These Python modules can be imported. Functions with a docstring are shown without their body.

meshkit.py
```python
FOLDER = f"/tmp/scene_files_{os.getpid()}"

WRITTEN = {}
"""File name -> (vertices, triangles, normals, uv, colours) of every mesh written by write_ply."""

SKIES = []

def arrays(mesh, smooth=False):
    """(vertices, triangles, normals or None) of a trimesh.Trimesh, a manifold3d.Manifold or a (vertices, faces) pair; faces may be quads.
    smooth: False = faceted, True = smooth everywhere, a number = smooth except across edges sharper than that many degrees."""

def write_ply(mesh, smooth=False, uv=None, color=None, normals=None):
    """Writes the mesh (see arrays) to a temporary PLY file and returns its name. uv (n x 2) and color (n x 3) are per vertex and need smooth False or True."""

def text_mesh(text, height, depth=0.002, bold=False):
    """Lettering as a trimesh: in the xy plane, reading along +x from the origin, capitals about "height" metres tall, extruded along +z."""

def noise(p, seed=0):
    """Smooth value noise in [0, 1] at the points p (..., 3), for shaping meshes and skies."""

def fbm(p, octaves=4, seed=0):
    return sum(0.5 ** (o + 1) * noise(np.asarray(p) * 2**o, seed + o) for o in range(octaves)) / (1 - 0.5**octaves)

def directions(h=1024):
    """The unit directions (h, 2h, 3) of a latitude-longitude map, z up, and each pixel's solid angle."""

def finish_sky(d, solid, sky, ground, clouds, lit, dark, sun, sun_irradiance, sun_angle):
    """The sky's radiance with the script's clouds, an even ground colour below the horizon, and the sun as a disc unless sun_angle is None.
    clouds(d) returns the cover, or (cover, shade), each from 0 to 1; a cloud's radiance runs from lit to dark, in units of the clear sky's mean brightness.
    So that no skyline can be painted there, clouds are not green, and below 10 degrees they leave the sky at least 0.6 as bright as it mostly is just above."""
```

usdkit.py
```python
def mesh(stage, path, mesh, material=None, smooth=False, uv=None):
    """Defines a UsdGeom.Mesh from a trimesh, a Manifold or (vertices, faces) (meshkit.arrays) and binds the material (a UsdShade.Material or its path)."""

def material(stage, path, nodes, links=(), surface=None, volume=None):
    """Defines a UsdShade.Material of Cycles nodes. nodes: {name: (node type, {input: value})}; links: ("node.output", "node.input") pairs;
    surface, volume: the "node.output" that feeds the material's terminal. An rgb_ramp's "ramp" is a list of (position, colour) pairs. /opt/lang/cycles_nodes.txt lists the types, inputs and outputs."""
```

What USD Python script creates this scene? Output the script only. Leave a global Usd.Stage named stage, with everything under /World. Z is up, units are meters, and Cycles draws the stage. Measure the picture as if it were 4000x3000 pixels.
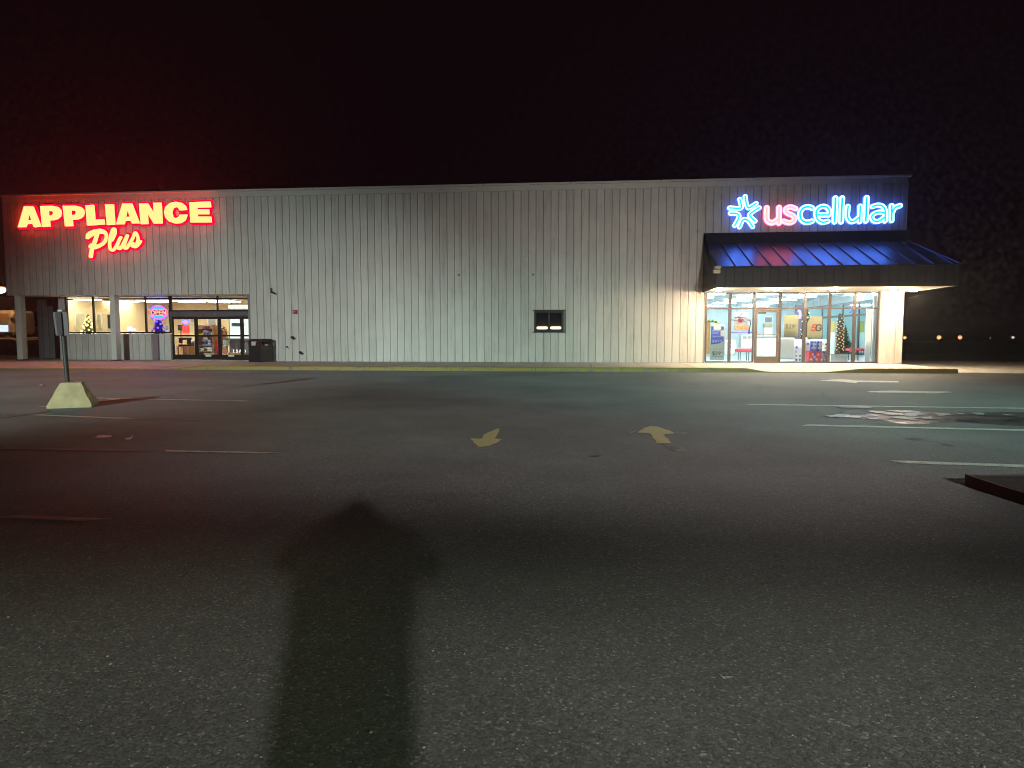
import math, random
import numpy as np
import trimesh
import shapely
from shapely.geometry import Polygon, LineString, Point
from shapely.ops import unary_union
import manifold3d
import usdkit, meshkit
from pxr import Usd, UsdGeom, UsdLux, UsdShade, Sdf, Gf

random.seed(7)
rng = np.random.default_rng(7)
stage = Usd.Stage.CreateInMemory()
UsdGeom.SetStageUpAxis(stage, 'Z')
UsdGeom.SetStageMetersPerUnit(stage, 1.0)
WORLD = UsdGeom.Xform.Define(stage, '/World')
stage.SetDefaultPrim(WORLD.GetPrim())
UsdGeom.Scope.Define(stage, '/World/Looks')

# ------------------------------------------------------------------ camera
F, EYE = 2650.0, 1.25                     # focal length in photo pixels, eye height
TH, PH = math.atan(F / 26780), math.atan(186 / F)
FW = np.array([-math.sin(TH) * math.cos(PH), math.cos(TH) * math.cos(PH), -math.sin(PH)])
RT = np.array([math.cos(TH), math.sin(TH), 0.0])
UP = np.cross(RT, FW)
cam = UsdGeom.Camera.Define(stage, '/World/camera')
cam.CreateHorizontalApertureAttr(36.0)
cam.CreateVerticalApertureAttr(27.0)
cam.CreateFocalLengthAttr(36.0 * F / 4000)
cam.CreateClippingRangeAttr(Gf.Vec2f(0.05, 5000))
cam.CreateExposureAttr(0.0)
M = np.eye(4); M[0, :3], M[1, :3], M[2, :3], M[3, :3] = RT, UP, -FW, (0, 0, EYE)
cam.AddTransformOp().Set(Gf.Matrix4d(*M.ravel().tolist()))

def ray(px, py):
    return FW + (px - 2000) / F * RT + (1500 - py) / F * UP
def W(px, py, Y):                         # the point of a vertical plane y = Y
    d = ray(px, py); return np.array([0, 0, EYE]) + d * (Y / d[1])
def G(px, py, z=0.0):                     # the point of the level z
    d = ray(px, py); return np.array([0, 0, EYE]) + d * ((z - EYE) / d[2])

# ------------------------------------------------------------------ sky, moonlight
def material(name, nodes, links=(), surface=None, volume=None):
    return usdkit.material(stage, '/World/Looks/' + name, nodes, links, surface, volume)
MOON = np.array([0.45, -0.75, 0.5]); MOON /= np.linalg.norm(MOON)
sky_mat = material('night_sky', {
    's': ('sky_texture', {'sky_type': 'single_scattering', 'sun_disc': False, 'sun_elevation': math.radians(-4), 'sun_rotation': math.atan2(MOON[0], MOON[1])}),
    'm': ('mix', {'mix_type': 'mix', 'fac': 0.96, 'color2': (0.052, 0.020, 0.030)}),
    'b': ('background_shader', {'strength': 0.08})},
    [('s.color', 'm.color1'), ('m.color', 'b.color')], surface='b.background')
sky = UsdLux.DomeLight.Define(stage, '/World/sky')
sky.CreateIntensityAttr(1.0)
UsdShade.MaterialBindingAPI.Apply(sky.GetPrim()).Bind(sky_mat)
moon = UsdLux.DistantLight.Define(stage, '/World/moonlight')
moon.CreateNormalizeAttr(True); moon.CreateIntensityAttr(0.004); moon.CreateAngleAttr(0.5); moon.CreateColorAttr(Gf.Vec3f(1, 0.95, 0.88))
def aim(xf, d, pos=(0, 0, 0)):            # -z axis along d
    z = -np.asarray(d, float); z /= np.linalg.norm(z)
    x = np.cross([0, 0, 1.0], z); x /= np.linalg.norm(x); y = np.cross(z, x)
    m = np.eye(4); m[0, :3], m[1, :3], m[2, :3], m[3, :3] = x, y, z, pos
    xf.AddTransformOp().Set(Gf.Matrix4d(*m.ravel().tolist()))
aim(moon, -MOON)

# ------------------------------------------------------------------ lot lamp and added, unseen fill lamps behind the camera (their poles are built below)
LAMP_A = np.array([8.9, -28.8, 10.9])
FILL_C = np.array([14.0, -13.2, 5.6])
FILL_R = np.array([22.0, -14.0, 8.4])
FILL_L = np.array([-14.0, -20.0, 8.2])
def lot_light(name, pos, intensity, color, radius, target=None, cone=None, soft=None):
    l = UsdLux.SphereLight.Define(stage, '/World/' + name)
    l.CreateRadiusAttr(radius); l.CreateIntensityAttr(intensity); l.CreateColorAttr(Gf.Vec3f(*color)); l.CreateNormalizeAttr(True)
    if cone:
        s = UsdLux.ShapingAPI.Apply(l.GetPrim()); s.CreateShapingConeAngleAttr(cone); s.CreateShapingConeSoftnessAttr(soft)
        aim(l, np.asarray(target) - pos, pos)
    else:
        l.AddTranslateOp().Set(Gf.Vec3d(*pos))
    return l
lot_light('lot_light_flood', LAMP_A, 17000, (1.0, 0.93, 0.87), 0.48, target=(3.0, 14.0, 0), cone=16, soft=1.0)
lot_light('lot_light_green', FILL_C, 2900, (0.70, 1.0, 0.60), 0.15, target=(0.6, 1.6, 0), cone=12, soft=0.8)  # added fill for the near ground
lot_light('lot_light_cool', FILL_L, 20500, (0.86, 1.0, 0.93), 0.2, target=(-14.5, 12.5, 0), cone=17, soft=1.0)  # added fill for the lower left wall
lot_light('lot_light_teal', FILL_R, 15000, (0.30, 1.0, 0.86), 0.2, target=(8.0, 10.5, 0), cone=14, soft=1.0)  # added fill for the right side of the lot

# ------------------------------------------------------------------ materials
def mat(name, color, rough=0.6, metal=0.0, var=0.0, scale=3.0, spec=0.5, bump=0.0, bscale=40.0, rand=0.0, coat=0.0):
    n = {'p': ('principled_bsdf', {'roughness': rough, 'metallic': metal, 'specular_ior_level': spec, 'base_color': color, 'coat_weight': coat})}
    l = []
    if var or rand or bump:
        n['t'] = ('texture_coordinate', {})
        n['g'] = ('geometry', {})
    if var:
        n['n'] = ('noise_texture', {'scale': scale, 'detail': 5.0, 'roughness': 0.6})
        n['r'] = ('rgb_ramp', {'ramp': [(0.25, tuple(c * (1 - var) for c in color)), (0.75, tuple(min(1, c * (1 + var)) for c in color))]})
        l += [('g.position', 'n.vector'), ('n.fac', 'r.fac')]
        src = 'r.color'
        if rand:
            n['o'] = ('object_info', {})
            n['mr'] = ('map_range', {'to_min': 1 - rand, 'to_max': 1 + rand * 0.5})
            n['x'] = ('mix', {'mix_type': 'multiply', 'fac': 1.0})
            n['cc'] = ('combine_color', {})
            l += [('o.random', 'mr.value'), ('mr.result', 'cc.r'), ('mr.result', 'cc.g'), ('mr.result', 'cc.b'), ('r.color', 'x.color1'), ('cc.color', 'x.color2')]
            src = 'x.color'
        l.append((src, 'p.base_color'))
    if bump:
        n['bn'] = ('noise_texture', {'scale': bscale, 'detail': 4.0})
        n['b'] = ('bump', {'strength': bump, 'distance': 0.02})
        l += [('g.position', 'bn.vector'), ('bn.fac', 'b.height'), ('b.normal', 'p.normal')]
    return material(name, n, l, surface='p.BSDF')

def emit(name, color, strength=1.0):
    return material(name, {'e': ('emission', {'color': color, 'strength': strength})}, surface='e.emission')

def pane_mat(name, tint=(1, 1, 1), rough=0.02, ior=1.5):
    return material(name, {'f': ('fresnel', {'IOR': ior}), 't': ('transparent_bsdf', {'color': tint}), 'g': ('glossy_bsdf', {'color': (1, 1, 1), 'roughness': rough}), 'm': ('mix_closure', {})},
                    [('f.fac', 'm.fac'), ('t.BSDF', 'm.closure1'), ('g.BSDF', 'm.closure2')], surface='m.closure')

# asphalt: worn grey binder, pale stone chips near by, darker patches and tyre-worn lanes further off
asphalt = material('asphalt', {
    'g': ('geometry', {}),
    'big': ('noise_texture', {'scale': 0.35, 'detail': 6.0, 'roughness': 0.62}),
    'rb': ('rgb_ramp', {'ramp': [(0.28, (0.060, 0.061, 0.062)), (0.5, (0.091, 0.093, 0.093)), (0.74, (0.125, 0.126, 0.123))]}),
    'vo': ('voronoi_texture', {'scale': 110.0, 'randomness': 1.0}),
    'hs': ('separate_color', {}),
    'rc': ('rgb_ramp', {'ramp': [(0.0, (0.60, 0.60, 0.60)), (0.5, (0.94, 0.94, 0.94)), (0.85, (1.15, 1.15, 1.13)), (0.96, (1.5, 1.49, 1.40)), (1.0, (2.6, 2.55, 2.3))]}),
    'x': ('mix', {'mix_type': 'multiply', 'fac': 1.0}),
    'fine': ('noise_texture', {'scale': 170.0, 'detail': 3.0, 'roughness': 0.7}),
    'b1': ('bump', {'strength': 0.5, 'distance': 0.008}),
    'b2': ('bump', {'strength': 0.25, 'distance': 0.006, 'invert': True}),
    'p': ('principled_bsdf', {'roughness': 0.72, 'specular_ior_level': 0.22, 'diffuse_roughness': 0.8})},
    [('g.position', 'big.vector'), ('big.fac', 'rb.fac'), ('g.position', 'vo.vector'), ('vo.color', 'hs.color'), ('hs.r', 'rc.fac'),
     ('rb.color', 'x.color1'), ('rc.color', 'x.color2'), ('x.color', 'p.base_color'),
     ('g.position', 'fine.vector'), ('fine.fac', 'b1.height'), ('vo.distance', 'b2.height'), ('b1.normal', 'b2.normal'), ('b2.normal', 'p.normal')], surface='p.BSDF')

def worn_paint(name, color, wear=0.5, lo=0.44, hi=0.56, scale=9.0):
    return material(name, {
        'g': ('geometry', {}), 'n': ('noise_texture', {'scale': scale, 'detail': 7.0, 'roughness': 0.7}),
        'r': ('map_range', {'from_min': lo, 'from_max': hi, 'to_min': 0.0, 'to_max': 1.0, 'clamp': True}),
        'n2': ('noise_texture', {'scale': 60.0, 'detail': 3.0}),
        'r2': ('rgb_ramp', {'ramp': [(0.3, tuple(c * 0.75 for c in color)), (0.7, color)]}),
        'b': ('bump', {'strength': 0.5, 'distance': 0.01}),
        'mc': ('mix', {'color1': (0.11, 0.11, 0.108)}),
        'p': ('principled_bsdf', {'roughness': 0.6})},
        [('g.position', 'n.vector'), ('n.fac', 'r.value'), ('g.position', 'n2.vector'), ('n2.fac', 'r2.fac'), ('n2.fac', 'b.height'),
         ('r2.color', 'mc.color2'), ('r.result', 'mc.fac'), ('mc.color', 'p.base_color'), ('b.normal', 'p.normal')], surface='p.BSDF')

white_line = worn_paint('white_line_paint', (0.66, 0.65, 0.55), lo=0.30, hi=0.50)
faint_line = worn_paint('faint_line_paint', (0.24, 0.22, 0.20), lo=0.45, hi=0.7)
yellow_arrow = worn_paint('yellow_arrow_paint', (0.70, 0.62, 0.28), lo=0.24, hi=0.42, scale=11)
ghost_paint = worn_paint('worn_arrow_paint', (0.30, 0.30, 0.25), lo=0.45, hi=0.6, scale=8)
kerb_paint = worn_paint('yellow_kerb_paint', (0.26, 0.20, 0.035), lo=0.33, hi=0.5, scale=4)
concrete = mat('concrete', (0.36, 0.34, 0.31), 0.8, var=0.22, scale=1.6, bump=0.25, bscale=60)
joint_dark = mat('joint', (0.09, 0.085, 0.08), 0.9)
terrain_mat = mat('bare_ground', (0.085, 0.065, 0.05), 0.95, var=0.4, scale=0.25)
siding = material('siding_paint', {
    'g': ('geometry', {}), 'n': ('noise_texture', {'scale': 1.2, 'detail': 5.0, 'roughness': 0.6}), 'mp': ('mapping', {'scale': (5.0, 5.0, 0.35)}), 'st': ('noise_texture', {'scale': 1.6, 'detail': 4.0, 'roughness': 0.65}),
    'r': ('rgb_ramp', {'ramp': [(0.25, (0.385, 0.362, 0.338)), (0.75, (0.45, 0.425, 0.398))]}), 'rs': ('rgb_ramp', {'ramp': [(0.30, (0.80, 0.78, 0.75)), (0.48, (1.0, 1.0, 1.0)), (1.0, (1.0, 1.0, 1.0))]}),
    'sp': ('noise_texture', {'scale': 7.0, 'detail': 3.0, 'roughness': 0.8}), 'rp': ('rgb_ramp', {'ramp': [(0.24, (0.62, 0.58, 0.55)), (0.31, (1.0, 1.0, 1.0)), (1.0, (1.0, 1.0, 1.0))]}),
    'o': ('object_info', {}), 'mr': ('map_range', {'to_min': 0.91, 'to_max': 1.05}), 'cc': ('combine_color', {}),
    'x': ('mix', {'mix_type': 'multiply', 'fac': 1.0}), 'x2': ('mix', {'mix_type': 'multiply', 'fac': 1.0}), 'x3': ('mix', {'mix_type': 'multiply', 'fac': 1.0}),
    'bn': ('noise_texture', {'scale': 25.0, 'detail': 4.0}), 'b': ('bump', {'strength': 0.12, 'distance': 0.02}), 'p': ('principled_bsdf', {'roughness': 0.55})},
    [('g.position', 'n.vector'), ('n.fac', 'r.fac'), ('g.position', 'mp.vector'), ('mp.vector', 'st.vector'), ('st.fac', 'rs.fac'), ('g.position', 'sp.vector'), ('sp.fac', 'rp.fac'),
     ('o.random', 'mr.value'), ('mr.result', 'cc.r'), ('mr.result', 'cc.g'), ('mr.result', 'cc.b'), ('r.color', 'x.color1'), ('cc.color', 'x.color2'), ('x.color', 'x2.color1'), ('rs.color', 'x2.color2'), ('x2.color', 'x3.color1'), ('rp.color', 'x3.color2'), ('x3.color', 'p.base_color'),
     ('g.position', 'bn.vector'), ('bn.fac', 'b.height'), ('b.normal', 'p.normal')], surface='p.BSDF')
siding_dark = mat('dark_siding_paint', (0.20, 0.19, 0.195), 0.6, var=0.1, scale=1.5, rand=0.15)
backing = mat('wall_backing', (0.17, 0.16, 0.15), 0.9)
trim = mat('pale_trim', (0.41, 0.39, 0.365), 0.5, var=0.08, scale=2)
post_white = mat('post_paint', (0.50, 0.49, 0.45), 0.5, var=0.06, scale=3)
frame_dark = mat('dark_bronze_frame', (0.010, 0.008, 0.009), 0.45, spec=0.25)
frame_bronze = mat('bronze_frame', (0.055, 0.043, 0.042), 0.42, metal=0.3)
canopy_dark = mat('charcoal_panel', (0.027, 0.026, 0.027), 0.6, var=0.12, scale=1.5, rand=0.10, spec=0.25)
canopy_roof = mat('dark_roof_metal', (0.055, 0.055, 0.07), 0.34, metal=0.5, var=0.08, scale=2, rand=0.08)
soffit_mat = mat('soffit_paint', (0.72, 0.68, 0.58), 0.6)
cream_wall = mat('cream_wall', (0.66, 0.55, 0.36), 0.8, var=0.03, scale=1)
cream_ceiling = mat('cream_ceiling', (0.68, 0.60, 0.45), 0.85)
shop_floor = mat('shop_floor', (0.34, 0.30, 0.24), 0.35, var=0.1)
white_wall = mat('white_wall', (0.62, 0.72, 0.74), 0.8)
white_ceiling = mat('white_ceiling', (0.70, 0.76, 0.80), 0.85)
pale_floor = mat('pale_floor', (0.66, 0.72, 0.73), 0.3, var=0.05)
white_paint = mat('white_laminate', (0.78, 0.80, 0.80), 0.35)
grey_board = mat('grey_board', (0.36, 0.36, 0.34), 0.7)
black_plastic = mat('black_plastic', (0.016, 0.015, 0.016), 0.45, bump=0.1, bscale=90)
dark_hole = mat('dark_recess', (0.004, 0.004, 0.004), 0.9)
steel = mat('dark_steel', (0.03, 0.028, 0.028), 0.55, metal=0.3, var=0.2, scale=8)
galv = mat('galvanised_steel', (0.20, 0.19, 0.19), 0.5, metal=0.5, var=0.15, scale=6)
red_paint = mat('red_enamel', (0.30, 0.02, 0.02), 0.35)
wood = mat('oak_board', (0.46, 0.24, 0.09), 0.5, var=0.2, scale=6)
cardboard = mat('cardboard', (0.42, 0.27, 0.15), 0.8, var=0.1)
tan_poster = mat('tan_poster', (0.36, 0.335, 0.21), 0.6)
pale_poster = mat('pale_poster', (0.52, 0.56, 0.52), 0.6)
ink = mat('dark_ink', (0.03, 0.03, 0.035), 0.6)
red_ink = mat('red_ink', (0.55, 0.02, 0.03), 0.5)
blue_ink = mat('blue_ink', (0.05, 0.06, 0.42), 0.5)
blue_pale = mat('pale_blue_ink', (0.20, 0.30, 0.68), 0.5)
red_gloss = mat('red_cushion', (0.62, 0.04, 0.06), 0.4)
gift_red = mat('gift_paper_red', (0.66, 0.06, 0.07), 0.35, var=0.25, scale=7)
purple_wall = mat('purple_grey_panel', (0.10, 0.09, 0.15), 0.6)
lilac = mat('lilac_print', (0.62, 0.42, 0.72), 0.5)
needle = mat('tree_needles', (0.03, 0.055, 0.025), 0.7, var=0.4, scale=6)
needle_blue = mat('blue_violet_tinsel', (0.07, 0.03, 0.30), 0.5, var=0.4, scale=6)
needle_dark = mat('dark_tree_needles', (0.02, 0.028, 0.02), 0.7, var=0.4, scale=6)
teal = mat('teal_print', (0.07, 0.26, 0.27), 0.5)
yellow_mat = mat('yellow_plastic', (0.72, 0.50, 0.03), 0.4)
blue_grey = mat('blue_grey_plastic', (0.22, 0.24, 0.36), 0.5)
gold = mat('gold_print', (0.55, 0.42, 0.10), 0.5)
soil = mat('dark_mulch', (0.012, 0.010, 0.009), 0.95, var=0.5, scale=14, bump=0.8, bscale=30)
rust_kerb = mat('rust_red_kerb', (0.040, 0.014, 0.009), 0.75, var=0.25, scale=5)
wet = material('wet_asphalt', {
    'g': ('geometry', {}), 'n': ('noise_texture', {'scale': 5.0, 'detail': 5.0, 'roughness': 0.65}), 'n2': ('noise_texture', {'scale': 2.2, 'detail': 6.0, 'roughness': 0.7}),
    'r': ('rgb_ramp', {'ramp': [(0.36, (0.36, 0.36, 0.36)), (0.62, (0.65, 0.65, 0.65))]}), 'b': ('bump', {'strength': 0.28, 'distance': 0.02}),
    'c': ('rgb_ramp', {'ramp': [(0.4, (0.018, 0.018, 0.02)), (0.7, (0.06, 0.06, 0.062))]}),
    'p': ('principled_bsdf', {'specular_ior_level': 0.6})},
    [('g.position', 'n.vector'), ('g.position', 'n2.vector'), ('n2.fac', 'r.fac'), ('r.color', 'p.roughness'), ('n.fac', 'b.height'), ('b.normal', 'p.normal'), ('n2.fac', 'c.fac'), ('c.color', 'p.base_color')], surface='p.BSDF')
whitish = mat('whitish_surface', (0.36, 0.36, 0.41), 0.5, var=0.3, scale=12, bump=0.4, bscale=18)
stain = mat('oil_stain', (0.055, 0.055, 0.053), 0.75, var=0.3, scale=9)
concrete_yellow = mat('yellow_concrete', (0.38, 0.32, 0.18), 0.8, var=0.25, scale=5, bump=0.3, bscale=30)
glass = pane_mat('window_glass', (0.96, 0.98, 0.97))
glass_dark = pane_mat('dark_window_glass', (0.7, 0.7, 0.7))

# light-giving materials
E_sign_face = emit('sign_face_red_neon', (20.0, 0.96, 0.32))
E_sign_halo = emit('sign_halo_red', (1.15, 0.002, 0.055))
E_blue_edge = emit('blue_letter_edge', (1.2, 2.8, 15.0))
E_blue_core = emit('blue_glare_core', (0.0, 0.86, 0.90))
E_pink_edge = emit('pink_letter_edge', (6.0, 0.95, 2.0))
E_pink_core = emit('pink_glare_core', (1.0, 0.70, 0.60))
E_blue_halo = emit('blue_halo_side', (0.10, 0.36, 2.4))
E_pink_halo = emit('pink_halo_side', (1.2, 0.14, 0.40))
E_soffit = emit('warm_downlight', (1.0, 0.78, 0.50), 1200)
E_tube_cool = emit('cool_ceiling_light', (0.80, 0.95, 1.0), 40)
E_front_fill = emit('added_front_fill', (0.80, 0.95, 1.0), 110)  # for the added strips out of view in the right shop
E_tube_warm = emit('warm_ceiling_light', (1.0, 0.86, 0.60), 26)
E_white = emit('lit_white_panel', (0.95, 1.0, 0.95), 1.2)
E_open_pink = emit('neon_pink', (2.4, 0.30, 0.42))
E_open_blue = emit('neon_blue', (0.12, 0.25, 2.4))
E_open_cyan = emit('neon_cyan', (0.10, 0.75, 1.6))
E_violet = emit('neon_violet_haze', (1.3, 0.22, 90.0))
E_orange = emit('neon_orange', (1.6, 0.72, 0.30))
E_redneon = emit('neon_red', (1.5, 0.10, 0.10))
E_fairy_warm = emit('fairy_light_warm', (1.8, 1.45, 0.55), 1.3)
E_fairy_gold = emit('fairy_light_gold', (1.1, 0.75, 0.30), 1.0)
E_fairy_blue = emit('fairy_light_blue', (0.35, 0.40, 1.6), 1.2)
E_fairy_blue2 = emit('fairy_light_violet', (0.5, 0.2, 1.8), 1.2)
E_fairy_red = emit('fairy_light_red', (1.4, 0.25, 0.35), 1.2)
E_sodium = emit('sodium_lamp', (1.0, 0.50, 0.18), 90)
E_far = emit('far_lamp', (1.0, 0.50, 0.20), 1.7)
E_far_small = emit('far_small_lamp', (1.0, 0.8, 0.7), 1.0)
E_lcd = emit('lit_blue_white_panel', (0.72, 0.86, 1.25), 1.1)
E_kitchen = emit('warm_strip', (1.0, 0.80, 0.58), 5)

# ------------------------------------------------------------------ helpers
COUNT, ORIGIN = {}, {}
def path_for(name, parent):
    base = (parent or '/World') + '/' + name
    k = COUNT.get(base, 0); COUNT[base] = k + 1
    return base if k == 0 else f'{base}_{k:03d}'
def tag(prim, label=None, cat=None, group=None, kind=None):
    for k, v in (('label', label), ('category', cat), ('group', group), ('kind', kind)):
        if v: prim.SetCustomDataByKey(k, v)
    return prim
def thing(name, label=None, cat=None, loc=(0, 0, 0), group=None, kind=None, rz=0.0):
    p = path_for(name, None)
    x = UsdGeom.Xform.Define(stage, p); x.AddTranslateOp().Set(Gf.Vec3d(*map(float, loc)))
    if rz: x.AddRotateZOp().Set(rz)
    ORIGIN[p] = np.asarray(loc, float) if not rz else None
    tag(x.GetPrim(), label, cat, group, kind)
    return p
def obj(name, mesh, material, parent=None, label=None, cat=None, group=None, kind=None, smooth=False, local=False):
    """One Mesh prim; vertices are given in the world unless local."""
    p = path_for(name, parent)
    top = '/'.join(p.split('/')[:3])
    if parent and not local and ORIGIN.get(top) is not None:
        v, f, _ = meshkit.arrays(mesh)
        mesh = trimesh.Trimesh(v - ORIGIN[top], f, process=False)
    m = usdkit.mesh(stage, p, mesh, material, smooth=smooth)
    tag(m.GetPrim(), label, cat, group, kind)
    return p
def copy_of(src, name, loc, rz=0.0, label=None, cat=None, group=None):
    p = path_for(name, None)
    was = stage.GetPrimAtPath(src).GetCustomData()
    x = UsdGeom.Xform.Define(stage, p)
    x.GetPrim().GetReferences().AddInternalReference(src)
    x.ClearXformOpOrder(); x.AddTranslateOp().Set(Gf.Vec3d(*map(float, loc)))
    if rz: x.AddRotateZOp(opSuffix='turn').Set(rz)
    x.GetPrim().SetInstanceable(True)
    tag(x.GetPrim(), label or was.get('label'), cat or was.get('category'), group or was.get('group'))
    return p

def bx(x0, x1, y0, y1, z0, z1):
    m = trimesh.creation.box([abs(x1 - x0), abs(y1 - y0), abs(z1 - z0)])
    m.apply_translation([(x0 + x1) / 2, (y0 + y1) / 2, (z0 + z1) / 2]); return m
def rbx(x0, x1, y0, y1, z0, z1, r=0.02):
    """A box with chamfered edges."""
    c = np.array([(x0 + x1) / 2, (y0 + y1) / 2, (z0 + z1) / 2]); h = np.array([abs(x1 - x0), abs(y1 - y0), abs(z1 - z0)]) / 2
    r = min(r, h.min() * 0.6); pts = []
    for sx in (-1, 1):
        for sy in (-1, 1):
            for sz in (-1, 1):
                for k in range(3):
                    q = h - r; q[k] = h[k]; pts.append(c + q * [sx, sy, sz])
    return trimesh.convex.convex_hull(np.array(pts))
def cat(ms): return trimesh.util.concatenate(ms)
def cyl(p0, p1, r, r1=None, n=16):
    p0, p1 = np.asarray(p0, float), np.asarray(p1, float); r1 = r if r1 is None else r1
    d = p1 - p0; L = np.linalg.norm(d); d /= L
    a = np.cross(d, [0, 0, 1.0] if abs(d[2]) < 0.9 else [1.0, 0, 0]); a /= np.linalg.norm(a); b = np.cross(d, a)
    t = np.arange(n) * 2 * np.pi / n; ring = np.cos(t)[:, None] * a + np.sin(t)[:, None] * b
    v = np.vstack([p0 + r * ring, p1 + r1 * ring, [p0], [p1]]); i = np.arange(n); j = (i + 1) % n
    f = np.vstack([np.c_[i, j, j + n], np.c_[i, j + n, i + n], np.c_[j, i, np.full(n, 2 * n)], np.c_[i + n, j + n, np.full(n, 2 * n + 1)]])
    m = trimesh.Trimesh(v, f, process=False); m.fix_normals(); return m
def ball(c, r, s=1):
    m = trimesh.creation.icosphere(s, r); m.apply_translation(c); return m
def tubepath(pts, r, n=8):
    return cat([cyl(pts[i], pts[i + 1], r, n=n) for i in range(len(pts) - 1)] + [ball(p, r, 1) for p in pts[1:-1]])
def extr(poly, y0, y1):
    """A polygon of the (x, z) plane, extruded from y0 (back) to y1 (front)."""
    ms = []
    for g in (poly.geoms if hasattr(poly, 'geoms') else [poly]):
        if g.is_empty or g.area < 1e-7: continue
        m = trimesh.creation.extrude_polygon(g, abs(y0 - y1), engine='earcut')
        v = np.array(m.vertices)
        m = trimesh.Trimesh(np.c_[v[:, 0], max(y0, y1) - v[:, 2], v[:, 1]], m.faces, process=False); ms.append(m)
    return cat(ms)
def flat(poly, z, h=0.004):
    """A polygon of the ground plane as a sheet whose top lies at z."""
    ms = []
    for g in (poly.geoms if hasattr(poly, 'geoms') else [poly]):
        m = trimesh.creation.triangulate_polygon(g, engine='earcut')
        v = np.c_[m[0], np.full(len(m[0]), z)]; f = np.array(m[1])
        n = np.cross(v[f[:, 1]] - v[f[:, 0]], v[f[:, 2]] - v[f[:, 0]])[:, 2]
        f[n < 0] = f[n < 0][:, ::-1]
        ms.append(trimesh.Trimesh(v, f, process=False))
    return cat(ms)
def ptxt(text, x, y, z, h, bold=False, depth=0.004, width=None):
    """Lettering on a wall that faces -y; (x, z) is the baseline's left end."""
    m = meshkit.text_mesh(text, h, depth, bold); v = np.array(m.vertices)
    s = 1.0 if width is None else width / np.ptp(v[:, 0])
    v[:, 0] *= s
    m2 = trimesh.Trimesh(np.c_[x + v[:, 0], y - v[:, 2], z + v[:, 1]], m.faces, process=False); m2.fix_normals(); return m2
def prect(px0, py0, px1, py1, Y):
    a, b = W(px0, py0, Y), W(px1, py1, Y); return a[0], b[0], b[2], a[2]      # x0, x1, z0, z1
def pbox(px0, py0, px1, py1, Y, d, r=0.0):
    """A box whose front stands at depth Y."""
    x0, x1, z0, z1 = prect(px0, py0, px1, py1, Y)
    return rbx(x0, x1, Y, Y + d, z0, z1, r) if r else bx(x0, x1, Y, Y + d, z0, z1)

YW = 28.7                                  # front of the siding
ZB, ZT = 0.15, 7.61                        # walkway level, top of the wall
ZS = 3.10                                  # underside of the overhangs
XL, XR = W(5, 762, YW)[0], 12.88           # ends of the building
YK = 24.2                                  # kerb line
YL = YW + 1.05                             # recessed shop front on the left

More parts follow.
